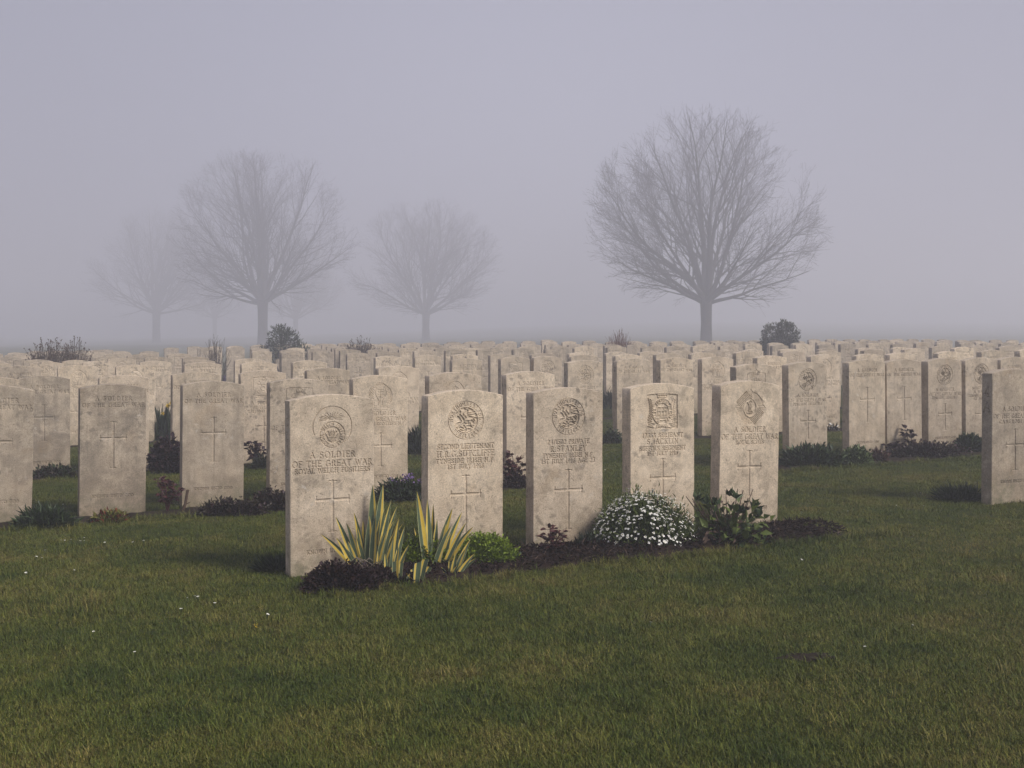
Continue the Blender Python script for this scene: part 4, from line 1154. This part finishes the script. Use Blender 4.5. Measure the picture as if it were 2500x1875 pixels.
# ------------------------------------------------------------------ plants of the front bed
mound_plant('bugle_clump', 'dark purple-black creeping clump at the foot of the nearest headstone', 'plant', 826, 1450, 205, 72, [('dark_purple', .85), ('plum', .15)], 5200, .019, .014, depth=.55, group='plants in the front bed', lump=.2)
mound_plant('bugle_clump', 'low dark purple clump between the iris clumps and the lawn edge', 'plant', 945, 1432, 170, 42, [('dark_purple', .85), ('plum', .15)], 2600, .019, .013, depth=.5, group='plants in the front bed')
mound_plant('saxifrage_cushion', 'bright green mossy cushion right of the irises', 'plant', 1180, 1394, 180, 84, [('bright_moss', .9), ('mid_green', .1)], 9500, .015, .012, depth=.62, group='plants in the front bed', lump=.08, shell=.75)
mound_plant('saxifrage_cushion', 'bright green mossy cushion behind the irises', 'plant', 1025, 1402, 150, 88, [('bright_moss', .85), ('mid_green', .15)], 5200, .018, .012, depth=.35, group='plants in the front bed', shell=.7)
mound_plant('grey_green_tuft', 'small grey-green tuft between the rose shoot and the white flowers', 'plant', 1448, 1350, 90, 48, [('grey_green', .8), ('mid_green', .2)], 900, .045, .007, depth=.6, up=.8, group='plants in the front bed')

def candytuft():
    c = at(1570, 1346); s = c.y / FOCAL
    rx, h = 132 * s, 142 * s; ry = rx * .62
    base = Vector((c.x, c.y + ry * .55, 0)); base.z = gz(base.x, base.y) - .01
    root = empty('candytuft_mound', base, 'rounded mound covered in small white flowers before the Jacklin headstone', 'flowering plant', 'plants in the front bed')
    b1 = leaf_mound(6200, rx, ry, h * .93, .030, .007, .7, shell=.72, lump=.11)
    b2 = leaf_mound(1600, rx * .95, ry * .95, h * .86, .034, .008, .6, shell=.5, lump=.11)
    plant_mesh('foliage', [(b1, 0), (b2, 1)], [M['candy_leaf'], M['mid_green']], parent=root, stuff=True)
    n = 900
    d = unit(npr.normal(size=(n * 3, 3))); d[:, 2] = np.abs(d[:, 2])
    keep = npr.random(len(d)) < (.15 + .85 * d[:, 2] ** 1.1)
    d = d[keep][:n]
    ang = np.arctan2(d[:, 1], d[:, 0])[:, None]
    r = (1 + .11 * (np.sin(ang * 3 + 1.3) * .5 + np.sin(ang * 5 + d[:, 2:3] * 4) * .5)) * npr.uniform(.97, 1.08, (len(d), 1))
    P = d * r * np.array([rx, ry, h * .95])
    F = []; V = []; I = []; nn = 0
    protos = []
    for k in range(4):                                   # flower head: ring of white petals round a small eye
        vv = []; ff = []; ii = []
        m = 5 + k % 2
        for j in range(m):
            a = 2 * math.pi * j / m + k; L = .0105 * (1 + .25 * math.sin(3 * j + k)); w = .0042
            b_ = len(vv); ca, sa = math.cos(a), math.sin(a)
            vv += [(.002 * ca, .002 * sa, .001), (L * .7 * ca - w * sa, L * .7 * sa + w * ca, .003), (L * ca, L * sa, .0015), (L * .7 * ca + w * sa, L * .7 * sa - w * ca, .003)]
            ff.append((b_, b_ + 1, b_ + 2)); ff.append((b_, b_ + 2, b_ + 3)); ii += [0, 0]
        b_ = len(vv); vv += [(.0035, 0, .003), (0, .0035, .003), (-.0035, 0, .003), (0, -.0035, .003), (0, 0, .0055)]
        ff += [(b_, b_ + 1, b_ + 4), (b_ + 1, b_ + 2, b_ + 4), (b_ + 2, b_ + 3, b_ + 4), (b_ + 3, b_, b_ + 4)]; ii += [1] * 4
        protos.append(mesh_np('flower', np.array(vv), [np.array(ff)], [M['petal_white'], M['petal_cream']], ii, link=False))
    order = npr.permutation(len(P)); order = order[np.argsort(P[order, 1] > ry * .45, kind='stable')]
    extra = order[290:]
    for q, j in enumerate(order[:290]):
        o = bpy.data.objects.new('flower', protos[q % 4]); COL.objects.link(o); o.parent = root
        o.location = P[j]; dv = Vector(d[j] * np.array([.8, .8, 1]) + np.array([0, 0, .35]))
        o.rotation_euler = dv.to_track_quat('Z', 'Y').to_euler(); sc = npr.uniform(.50, .88); o.scale = (sc, sc, sc)
    m = len(extra); k = 4; aa = npr.uniform(0, 6.28, (m, 1)) + np.arange(k) * 6.283 / k      # the remaining heads, joined
    ps = np.repeat(P[extra], k, 0); nn_ = np.repeat(unit(d[extra] * np.array([.8, .8, 1]) + np.array([0, 0, .35])), k, 0)
    t1 = unit(np.cross(nn_, np.array([.3, .9, .2]))); t2 = np.cross(nn_, t1); ar = aa.reshape(-1, 1)
    plant_mesh('small_flowers', [((ps, unit(t1 * np.cos(ar) + t2 * np.sin(ar)), nn_, npr.uniform(.006, .0095, m * k), npr.uniform(.005, .007, m * k)), 0)], [M['petal_white']], parent=root, stuff=True)
candytuft()

def big_leaf_bush():
    c = at(1785, 1338); s = c.y / FOCAL
    rx, h = 108 * s, 134 * s; ry = rx * .6
    base = Vector((c.x, c.y + ry * .6, 0)); base.z = gz(base.x, base.y) - .01
    root = empty('broadleaf_bush', base, 'untidy broad-leaved bush with withered leaves before the Royal Scots headstone', 'shrub', 'plants in the front bed')
    b1 = leaf_mound(230, rx, ry, h * .84, .060, .034, .35, shell=.45, lump=.15); b2 = leaf_mound(90, rx * .9, ry, h * .78, .055, .026, -.3, shell=.5, lump=.15)
    b3 = leaf_mound(500, rx * .9, ry * .9, h * .55, .035, .020, .1, shell=.3)
    plant_mesh('foliage', [(b1, 0), (b3, 1)], [M['candy_leaf'], M['mid_green']], parent=root, stuff=True)
    plant_mesh('withered_leaves', [(b2, 0)], [M['brown_leaf']], parent=root, stuff=True)
    tb = Tubes()
    for i in range(26):
        a = rnd.uniform(0, 6.28); t = rnd.uniform(.2, 1)
        e = np.array([rx * t * math.cos(a), ry * t * math.sin(a), h * rnd.uniform(.6, 1.08)])
        tb.add([e * .05, e * np.array([.6, .6, .55]), e], [.004, .003, .002], 4)
    tb.build('stems', M['brown_leaf'], root)
    # young upright rosettes on top
    for i, (dx, dz) in enumerate([(-.72, .93), (-.52, .88), (-.28, .86), (.02, 1.02), (.14, .98), (.62, .78), (.68, .62), (.3, .7)]):
        m = 10
        p = np.tile(np.array([[dx * rx, rnd.uniform(-.6, .1) * ry, dz * h * .93]]), (m, 1))
        d = unit(npr.normal(size=(m, 3)) * .55 + np.array([0, -.1, 1.0]))
        plant_mesh('young_shoot', [((p, d, unit(npr.normal(size=(m, 3)) + np.array([0, -1, 0])), npr.uniform(.035, .055, m), npr.uniform(.016, .024, m)), 0)], [M['mid_green']], parent=root)
big_leaf_bush()

def rose(px, py, h_px, w_px, label, n=5, mat='maroon', seed=1, leaf=.042, stems='maroon'):
    rr = random.Random(seed)
    c = at(px, py); s = c.y / FOCAL; h = h_px * s; w = w_px * s
    root = empty('rose_bush', c, label, 'rose', 'young rose bushes')
    tb = Tubes(); P, D = [], []
    for i in range(n):
        ex = w * .5 * (-1 + 2 * (i + .5) / n) * rr.uniform(.6, 1.0); ey = rr.uniform(-.3, .3) * w; ez = h * rr.uniform(.6, 1.0)
        pts = [(ex * q * q * .7 + ex * .3 * q + rr.gauss(0, .004), ey * q, ez * q) for q in np.linspace(0, 1, 6)]
        tb.add(pts, [.0055 * (1 - .55 * q) for q in np.linspace(0, 1, 6)], 5)
        for k in range(2, 6):
            for _ in range(3 if k < 5 else 5):
                d = unit(np.array([rr.gauss(0, 1), rr.gauss(0, 1), rr.uniform(-.1, .9)]))
                p = np.array(pts[k]); q = p + d * .018
                tb.add([p, q], [.0016, .001], 3)
                for b_ in (-.6, 0, .6):
                    dd = unit(d + np.cross(d, [0, 0, 1]) * b_ + npr.normal(size=3) * .15); P.append(q); D.append(dd)
    tb.build('stems', M[stems], root)
    P = np.array(P); D = np.array(D); m = len(P)
    plant_mesh('leaves', [((P, D, unit(np.array([0, -.3, 1.0]) + npr.normal(size=(m, 3)) * .5), leaf * npr.uniform(.6, 1.15, m), leaf * .52 * npr.uniform(.8, 1.15, m)), 0)], [M[mat]], parent=root, stuff=True)
    return root
rose(1352, 1366, 78, 52, 'small maroon rose shoot in the mulch before the Stanley headstone', 4, seed=2, leaf=.034)
rose(408, 1250, 82, 80, 'red-leaved rose shoots between the chipped and the mottled headstones', 5, seed=5, leaf=.038)
rose(622, 1142, 62, 44, 'dark rose behind the mottled headstone\'s right edge', 4, seed=7, leaf=.05, mat='plum')
rose(1252, 1190, 86, 62, 'dark rose peeping from behind the Sutcliffe headstone\'s right edge', 5, seed=9, leaf=.046)
rose(2222, 1116, 66, 40, 'bare-stemmed rose with a few dark leaves before the ring-spotted twins', 2, seed=11, leaf=.055, mat='plum', stems='twig')
rose(2185, 1118, 34, 60, 'low leaning rose twig beside the bare-stemmed one', 3, seed=12, leaf=.045, mat='plum', stems='twig')
def stump_twig():
    c = at(448, 1252); s = c.y / FOCAL
    tb = Tubes(); tb.add([(-.01, 0, 0), (.01, 0, .05), (.028, -.01, 56 * s)], [.010, .009, .0085], 7)
    tb.add([(.01, 0, .05), (.035, 0, .062), (.04, 0, .064)], [.004, .003, .002], 4)
    o = tb.build('pruned_stub', M['brown_leaf'], loc=c)
    tag(o, 'pruned brown rose stub beside the red rose shoots', 'stub')
stump_twig()

# second-row and third-row planting
mound_plant('rosette_plant', 'yellow-green rosettes with red tips before the chipped headstone', 'plant', 264, 1278, 100, 34, [('rosette', .72), ('red_tip', .28)], 420, .040, .016, depth=.5, up=.7)
mound_plant('green_tuft', 'dark green leafy tuft at the bottom left beside the chipped headstone', 'plant', 95, 1292, 150, 52, [('mid_green', .6), ('evergreen', .4)], 1300, .055, .012, depth=.5, up=.7)
mound_plant('creeping_plant', 'brown-green creeper along the foot of the mottled headstone', 'plant', 560, 1262, 200, 46, [('brown_green', .7), ('plum', .3)], 2400, .024, .015, depth=.25, lump=.2)
mound_plant('creeping_plant', 'brown-green creeper running up to the nearest headstone', 'plant', 660, 1250, 130, 58, [('brown_green', .6), ('plum', .4)], 1700, .025, .015, depth=.3, lump=.2)
mound_plant('coral_bells', 'dark plum mound of leaves between the chipped and mottled headstones', 'plant', 402, 1158, 100, 88, [('plum', .8), ('dark_purple', .2)], 1700, .050, .036, depth=.7)
mound_plant('creeping_plant', 'low dark creeper at the foot of the dark blotched headstone', 'plant', 125, 1170, 130, 34, [('brown_green', .6), ('mid_green', .4)], 1300, .035, .020, depth=.4)
mound_plant('grey_green_tuft', 'grey-green tuft at the foot of the rose by the mottled headstone', 'plant', 636, 1146, 48, 34, [('grey_green', .8), ('brown_green', .2)], 420, .05, .012, depth=.6, up=.6)
def lilac_plant():
    c = at(975, 1226); s = c.y / FOCAL; rx = 62 * s; h = 62 * s
    base = Vector((c.x, c.y + rx * .4, gz(c.x, c.y + rx * .4)))
    root = empty('wallflower', base, 'leafy plant with lilac flowers before the harp-badge headstone', 'flowering plant')
    plant_mesh('foliage', [(leaf_mound(1500, rx, rx * .6, h * .75, .045, .012, .6, shell=.4, lump=.15), 0), (leaf_mound(500, rx, rx * .6, h * .6, .04, .014, .3, shell=.4), 1)], [M['mid_green'], M['grey_green']], parent=root, stuff=True)
    for (dx, dz) in ((.35, 1.02), (.5, .98), (.2, .9), (-.3, .86), (.85, .80), (.75, .7)):
        m = 16; p = np.array([dx * rx, rnd.uniform(-.5, 0) * rx, dz * h]) + npr.normal(size=(m, 3)) * np.array([.016, .012, .010])
        plant_mesh('flower_head', [((p, unit(npr.normal(size=(m, 3)) + np.array([0, 0, .6])), unit(npr.normal(size=(m, 3))), npr.uniform(.012, .02, m), npr.uniform(.010, .015, m)), 0)], [M['petal_lilac']], parent=root)
lilac_plant()
mound_plant('grass_tuft', 'tall grey-green grass tuft right of the harp-badge headstone', 'plant', 1018, 1112, 62, 66, [('grey_green', .7), ('mid_green', .3)], 900, .10, .006, depth=.7, up=1.6)
mound_plant('creeping_plant', 'dark creeper at the foot of the lichen-spotted headstone', 'plant', 1262, 1194, 70, 42, [('plum', .6), ('brown_green', .4)], 700, .03, .017, depth=.5)
mound_plant('green_cushion', 'dull green cushion between the Stanley and Jacklin headstones', 'plant', 1497, 1085, 60, 40, [('grey_green', .6), ('mid_green', .4)], 700, .035, .014, depth=.7)
mound_plant('grass_tuft', 'dark spiky tuft above the green cushion, beyond the Stanley headstone', 'plant', 1488, 1000, 42, 46, [('grey_green', .6), ('evergreen', .4)], 420, .10, .009, depth=.7, up=1.4)
mound_plant('leafy_border', 'broad dark green leafy clump before the tilted fusiliers headstone', 'plant', 1985, 1142, 172, 56, [('mid_green', .6), ('evergreen', .4)], 2400, .050, .020, depth=.4, up=.9)
mound_plant('succulent_clump', 'pale green succulent clump before the ring-spotted headstone', 'plant', 2096, 1136, 82, 46, [('succulent', .8), ('mid_green', .2)], 1500, .034, .016, depth=.6, up=.6, shell=.7)
mound_plant('russet_shoots', 'small russet-leaved shoots right of the succulent clump', 'plant', 2150, 1130, 50, 34, [('maroon', .5), ('brown_leaf', .5)], 260, .04, .02, depth=.6, up=.7)
mound_plant('creeping_plant', 'long brown creeper along the close-set row on the right', 'plant', 2270, 1120, 200, 42, [('plum', .55), ('brown_green', .45)], 2800, .030, .017, depth=.22, lump=.22)
mound_plant('leafy_border', 'dark green clump left of the headstone marked 4A', 'plant', 2372, 1106, 84, 46, [('mid_green', .5), ('evergreen', .5)], 1100, .055, .020, depth=.5, up=.9)
mound_plant('shade_coloured_grass', 'longer grass coloured dark for the shade at the foot of the headstone marked 4A', 'grass', 2352, 1226, 120, 34, [('evergreen', .5), ('mid_green', .5)], 700, .085, .006, depth=.5, up=.7)  # dark leaf colours stand in for the stone's shadow on the grass
mound_plant('shade_coloured_grass', 'dark longer grass left of the nearest headstone\'s foot', 'grass', 672, 1398, 90, 22, [('evergreen', .5), ('mid_green', .5)], 420, .075, .005, depth=.5, up=.7)  # shadow beside the stone's foot is put into the leaf colours
mound_plant('sparse_plant', 'pale-flowered low plant in the soil beyond the tilted headstone', 'plant', 2032, 1052, 40, 20, [('brown_green', .8), ('petal_white', .2)], 160, .03, .018, depth=.6)
mound_plant('violet_tuft', 'violet flower tuft in the gap between distant rows at left', 'flowering plant', 548, 942, 14, 26, [('petal_violet', .8), ('mid_green', .2)], 260, .05, .03, depth=.8)

def daffodils():
    c = at(398, 1078); s = c.y / FOCAL
    c = Vector((c.x, c.y + .12, gz(c.x, c.y + .12)))
    root = empty('daffodil_clump', c, 'daffodil clump with yellow flowers between two left headstones', 'daffodils')
    m = 70
    p = npr.normal(size=(m, 3)) * np.array([.05, .035, 0]); d = unit(npr.normal(size=(m, 3)) * np.array([.28, .2, 0]) + np.array([0, 0, 1.0]))
    plant_mesh('leaves', [((p, d, unit(npr.normal(size=(m, 3)) + np.array([0, -1.5, 0])), npr.uniform(.24, .42, m), npr.uniform(.012, .018, m)), 0)], [M['evergreen']], parent=root, stuff=True)
    for (fx, fz, sc) in ((.075, .385, 1.0), (.03, .36, .7), (-.02, .28, .55), (.09, .40, .6)):
        V = []; F = []; n = 0
        for j in range(6):
            a = j * math.pi / 3; L = .036 * sc; w = .014 * sc; ca, sa = math.cos(a), math.sin(a)
            V += [(0, 0, 0), (L * .55 * ca - w * sa, -.004, L * .55 * sa + w * ca), (L * ca, -.006, L * sa), (L * .55 * ca + w * sa, -.004, L * .55 * sa - w * ca)]
            F += [(n, n + 1, n + 2), (n, n + 2, n + 3)]; n += 4
        k = 8
        for j in range(k):
            a = j * 2 * math.pi / k
            V += [(.010 * sc * math.cos(a), -.003, .010 * sc * math.sin(a)), (.015 * sc * math.cos(a), -.030 * sc, .015 * sc * math.sin(a))]
        for j in range(k):
            a0, a1 = n + 2 * j, n + 2 * ((j + 1) % k); F += [(a0, a1, a1 + 1), (a0, a1 + 1, a0 + 1)]
        o = mesh_np('flower', np.array(V), [np.array(F)], [M['petal_yellow']], parent=root)
        o.location = (fx, -.05, fz); o.rotation_euler = (0, 0, rnd.uniform(-.6, .6))
        tb = Tubes(); tb.add([(fx * .3, -.02, 0), (fx * .6, -.03, fz * .6), (fx, -.04, fz)], [.004, .0035, .003], 4); tb.build('stem', M['mid_green'], root)
    mm = 500
    b_ = leaf_mound(mm, .11, .09, .17, .05, .016, .5, shell=.3)
    plant_mesh('undergrowth', [(b_, 0)], [M['evergreen']], parent=root, stuff=True)
daffodils()

def scatter_mulch():
    P, D = [], []
    for _ in range(6500):
        u = rnd.uniform(1.45, 4.1); v = rnd.uniform(4.60, 5.0); x, y = uv2xy(u, v)
        P.append((x, y, gz(x, y) + .055 * math.sin(math.pi * (v - 4.56) / .49) ** .6 - .010)); D.append((rnd.gauss(0, 1), rnd.gauss(0, 1), rnd.uniform(0, .9)))
    P = np.array(P); D = unit(np.array(D)); m = len(P); k = int(m * .93)
    nr = unit(npr.normal(size=(m, 3)) + np.array([0, 0, 1]))
    L = npr.uniform(.010, .045, m); W = npr.uniform(.004, .014, m)
    o = plant_mesh('mulch_bits', [((P[:k], D[:k], nr[:k], L[:k], W[:k]), 0), ((P[k:], D[k:], nr[k:], L[k:] * 1.3, W[k:] * .5), 1)], [M['mulch'], M['mulch_pale']], stuff=True)
    tag(o, 'shredded bark and fibres scattered over the front bed', 'mulch')
scatter_mulch()
def dry_sheaths():
    c = at(880, 1408); tb = Tubes()
    for i in range(16):
        x0, x1 = rnd.uniform(-.10, .12), rnd.uniform(-.16, .18); y0 = rnd.uniform(-.06, .04)
        tb.add([(x0, y0, .02), ((x0 + x1) / 2, y0 - .02, rnd.uniform(.05, .09)), (x1, y0 - .03, .015)], [.0025, .0035, .0015], 3)
    o = tb.build('dead_iris_leaves', M['dry_leaf'], loc=c, kind='stuff')
    tag(o, 'withered pale iris leaves lying over the dark clump', 'dead leaves')
dry_sheaths()

# ------------------------------------------------------------------ daisies and the grass itself
DAISY = [(147, 1332), (158, 1332), (176, 1330), (195, 1334), (206, 1326), (208, 1333), (257, 1337), (329, 1336), (352, 1333), (111, 1357), (86, 1372), (105, 1376), (177, 1406), (64, 1411), (477, 1472), (485, 1473), (465, 1475), (524, 1490),
         (442, 1504), (648, 1516), (331, 1612), (230, 1560), (1950, 1379), (2070, 1260), (1955, 1262), (1585, 1538), (2217, 1542), (2113, 1600), (2244, 1214), (2255, 1247), (2190, 1245), (151, 1242), (171, 1240), (1478, 1156), (1519, 1154)]
def daisies():
    V = []; F = []; I = []; n = 0
    for j in range(9):
        a = j * 2 * math.pi / 9; L, w = .009, .0024; ca, sa = math.cos(a), math.sin(a)
        V += [(.002 * ca, .002 * sa, .03), (L * .7 * ca - w * sa, L * .7 * sa + w * ca, .032), (L * ca, L * sa, .033), (L * .7 * ca + w * sa, L * .7 * sa - w * ca, .032)]
        F += [(n, n + 1, n + 2), (n, n + 2, n + 3)]; I += [0, 0]; n += 4
    V += [(.003, 0, .0315), (-.0015, .0026, .0315), (-.0015, -.0026, .0315), (0, 0, .0335), (.0008, 0, 0), (-.0004, .0007, 0), (-.0004, -.0007, 0)]
    F += [(n, n + 1, n + 3), (n + 1, n + 2, n + 3), (n + 2, n, n + 3), (n, n + 4, n + 5), (n, n + 5, n + 1), (n + 1, n + 6, n + 2)]; I += [1, 1, 1, 2, 2, 2]
    me = mesh_np('daisy', np.array(V), [np.array(F)], [M['petal_white'], M['petal_cream'], M['mid_green']], I, link=False)
    for (px, py) in DAISY:
        c = at(px, py); o = bpy.data.objects.new('daisy', me); COL.objects.link(o)
        o.location = c; o.rotation_euler = (rnd.uniform(-.1, .5), rnd.uniform(-.3, .3), rnd.uniform(0, 6)); sc = rnd.uniform(.45, .75); o.scale = (sc, sc, .9)
        tag(o, 'tiny white daisy growing in the mown lawn', 'daisy', 'daisies in the lawn')
    c = at(623, 1548); m = 5
    o = plant_mesh('fallen_petal', [((np.zeros((m, 3)) + npr.normal(size=(m, 3)) * .003 + np.array([0, 0, .03]), unit(npr.normal(size=(m, 3)) + np.array([0, 0, .5])), unit(npr.normal(size=(m, 3))), np.full(m, .011), np.full(m, .004)), 0)], [M['petal_yellow']], loc=c)
    tag(o, 'fallen yellow petals lying in the foreground lawn', 'petals')
daisies()

def grass_patch(name, n, r, h, w, lean, seed):
    g = np.random.default_rng(seed)
    a = g.uniform(0, 2 * math.pi, n); rr_ = r * np.sqrt(g.random(n))
    b = np.stack([rr_ * np.cos(a), rr_ * np.sin(a), np.full(n, -.004)], -1)
    hh = h * g.uniform(.45, 1.15, n)[:, None]
    ta = g.uniform(0, 2 * math.pi, n); t = lean * g.uniform(.2, 1.3, n)
    d = np.stack([np.sin(t) * np.cos(ta), np.sin(t) * np.sin(ta), np.cos(t)], -1)
    sd = np.stack([-np.sin(ta), np.cos(ta), np.zeros(n)], -1) * (w * g.uniform(.7, 1.3, n))[:, None]
    mid = b + d * hh * .55; tip = b + d * hh + np.stack([np.cos(ta), np.sin(ta), -.35 * np.ones(n)], -1) * hh * .28 * t[:, None]
    V = np.stack([b - sd, b + sd, mid - sd * .75, mid + sd * .75, tip], 1).reshape(-1, 3)
    i = np.arange(n)[:, None] * 5
    F4 = i + np.array([[0, 1, 3, 2]]); F3 = i + np.array([[2, 3, 4]])
    me = mesh_np(name, V, [F4, F3], [M['grass']], link=False)
    return bpy.data.objects.new(name, me)
def lawn_grass():
    coll = bpy.data.collections.new('grass_patches')
    for k in range(5):
        coll.objects.link(grass_patch('grass_patch', 84, .062, .021, .00105, 1.1, 100 + k))
    coll2 = bpy.data.collections.new('grass_tufts')
    for k in range(3):
        coll2.objects.link(grass_patch('grass_tuft_patch', 30, .034, .055, .0014, .95, 200 + k))
    def pts(n, ylo, yhi, power):
        y = ylo * (yhi / ylo) ** (npr.random(n) ** power)
        x = (npr.uniform(-420, 2920, n) - 1250) / FOCAL * y + npr.normal(size=n) * .05
        return x, y
    x, y = pts(60000, 2.5, 15.0, 1.0)
    x2, y2 = pts(14500, 7.0, 48.0, 1.0)
    x = np.concatenate([x, x2]); y = np.concatenate([y, y2])
    u, v = xy2uv(x, y)
    keep = np.ones(len(x), bool)
    for (u0, u1, v0, v1, sd) in BEDS:
        wv = 0.045 * (0.5 * np.sin(u * 5.1 + sd) + .3 * np.sin(u * 11.3 + 2 * sd) + .2 * np.sin(u * 23.7 + 3 * sd))
        keep &= ~((u > u0 + .04) & (u < u1 - .05) & (v > v0 + wv + .03) & (v < v1 - .01))
    c = at(1973, 1608); keep &= ((x - c.x) / .10) ** 2 + ((y - c.y) / .065) ** 2 > .55 + .9 * npr.random(len(x))
    x, y = x[keep], y[keep]
    def cloud(name, x, y, coll, label, smin, smax):
        z = ground(x, y)
        me = bpy.data.meshes.new(name); me.vertices.add(len(x)); me.vertices.foreach_set('co', np.stack([x, y, z], -1).astype(np.float32).ravel()); me.update()
        o = bpy.data.objects.new(name, me); COL.objects.link(o)
        ng = bpy.data.node_groups.new(name, 'GeometryNodeTree')
        ng.interface.new_socket('Geometry', in_out='INPUT', socket_type='NodeSocketGeometry'); ng.interface.new_socket('Geometry', in_out='OUTPUT', socket_type='NodeSocketGeometry')
        N = ng.nodes; gi = N.new('NodeGroupInput'); go = N.new('NodeGroupOutput'); ip = N.new('GeometryNodeInstanceOnPoints')
        ci = N.new('GeometryNodeCollectionInfo'); ci.inputs['Collection'].default_value = coll; ci.inputs['Separate Children'].default_value = True; ci.inputs['Reset Children'].default_value = True
        rv = N.new('FunctionNodeRandomValue'); rv.data_type = 'FLOAT_VECTOR'; rv.inputs[0].default_value = (-.12, -.12, 0); rv.inputs[1].default_value = (.12, .12, 6.283)
        sv = N.new('FunctionNodeRandomValue'); sv.data_type = 'FLOAT'; sv.inputs[2].default_value = smin; sv.inputs[3].default_value = smax; sv.inputs['Seed'].default_value = 5
        ip.inputs['Pick Instance'].default_value = True
        L = ng.links.new
        L(gi.outputs[0], ip.inputs['Points']); L(ci.outputs[0], ip.inputs['Instance']); L(rv.outputs[0], ip.inputs['Rotation']); L(sv.outputs[1], ip.inputs['Scale']); L(ip.outputs[0], go.inputs[0])
        md = o.modifiers.new('grass', 'NODES'); md.node_group = ng
        tag(o, label, 'grass', None, 'stuff')
        return o
    cloud('grass', x, y, coll, 'short mown grass covering the whole cemetery lawn', .6, 1.35)
    # longer tufts: along the bed edges, at the feet of the stones, and here and there
    tx, ty = [], []
    for (u0, u1, v0, v1, sd) in BEDS[:4]:
        for _ in range(int((u1 - u0) * 95)):
            uu = rnd.uniform(u0 - .05, u1 + .15); vv = v0 + .045 * wav(uu, sd) + rnd.gauss(-.015, .022) if rnd.random() < .75 else v1 + rnd.uniform(.0, .06)
            p = uv2xy(uu, vv); tx.append(p[0]); ty.append(p[1])
    for _ in range(900):
        yy = 2.6 * (9 / 2.6) ** rnd.random(); tx.append(rnd.uniform(-.46, .46) * yy); ty.append(yy)
    for _ in range(160):                                # a rougher clump in the left foreground
        c = at(215 + rnd.gauss(0, 60), 1480 + rnd.gauss(0, 22)); tx.append(c.x); ty.append(c.y)
    cloud('grass_tufts', np.array(tx), np.array(ty), coll2, 'longer grass tufts along bed edges and in rough spots', .55, 1.2)
lawn_grass()

# ------------------------------------------------------------------ the mist
def haze():
    x0, x1, y0, y1, z0, z1 = -200, 200, -70, 310, -2.2, 20.0
    V = np.array([(x, y, z) for z in (z0, z1) for y in (y0, y1) for x in (x0, x1)])
    F = np.array([(0, 2, 3, 1), (4, 5, 7, 6), (0, 1, 5, 4), (2, 6, 7, 3), (0, 4, 6, 2), (1, 3, 7, 5)])
    m = bpy.data.materials.new('mist'); m.use_nodes = True
    t = m.node_tree; t.nodes.clear()
    out = t.nodes.new('ShaderNodeOutputMaterial'); pv = t.nodes.new('ShaderNodeVolumePrincipled')
    pv.inputs['Density'].default_value = FOG; pv.inputs['Color'].default_value = FOG_COL; pv.inputs['Anisotropy'].default_value = 0.2
    t.links.new(pv.outputs[0], out.inputs['Volume'])
    m.cycles.volume_sampling = 'DISTANCE'
    o = mesh_np('haze', V, [F], [m])
    tag(o, 'even morning mist lying over the whole cemetery', 'mist', None, 'stuff')
haze()
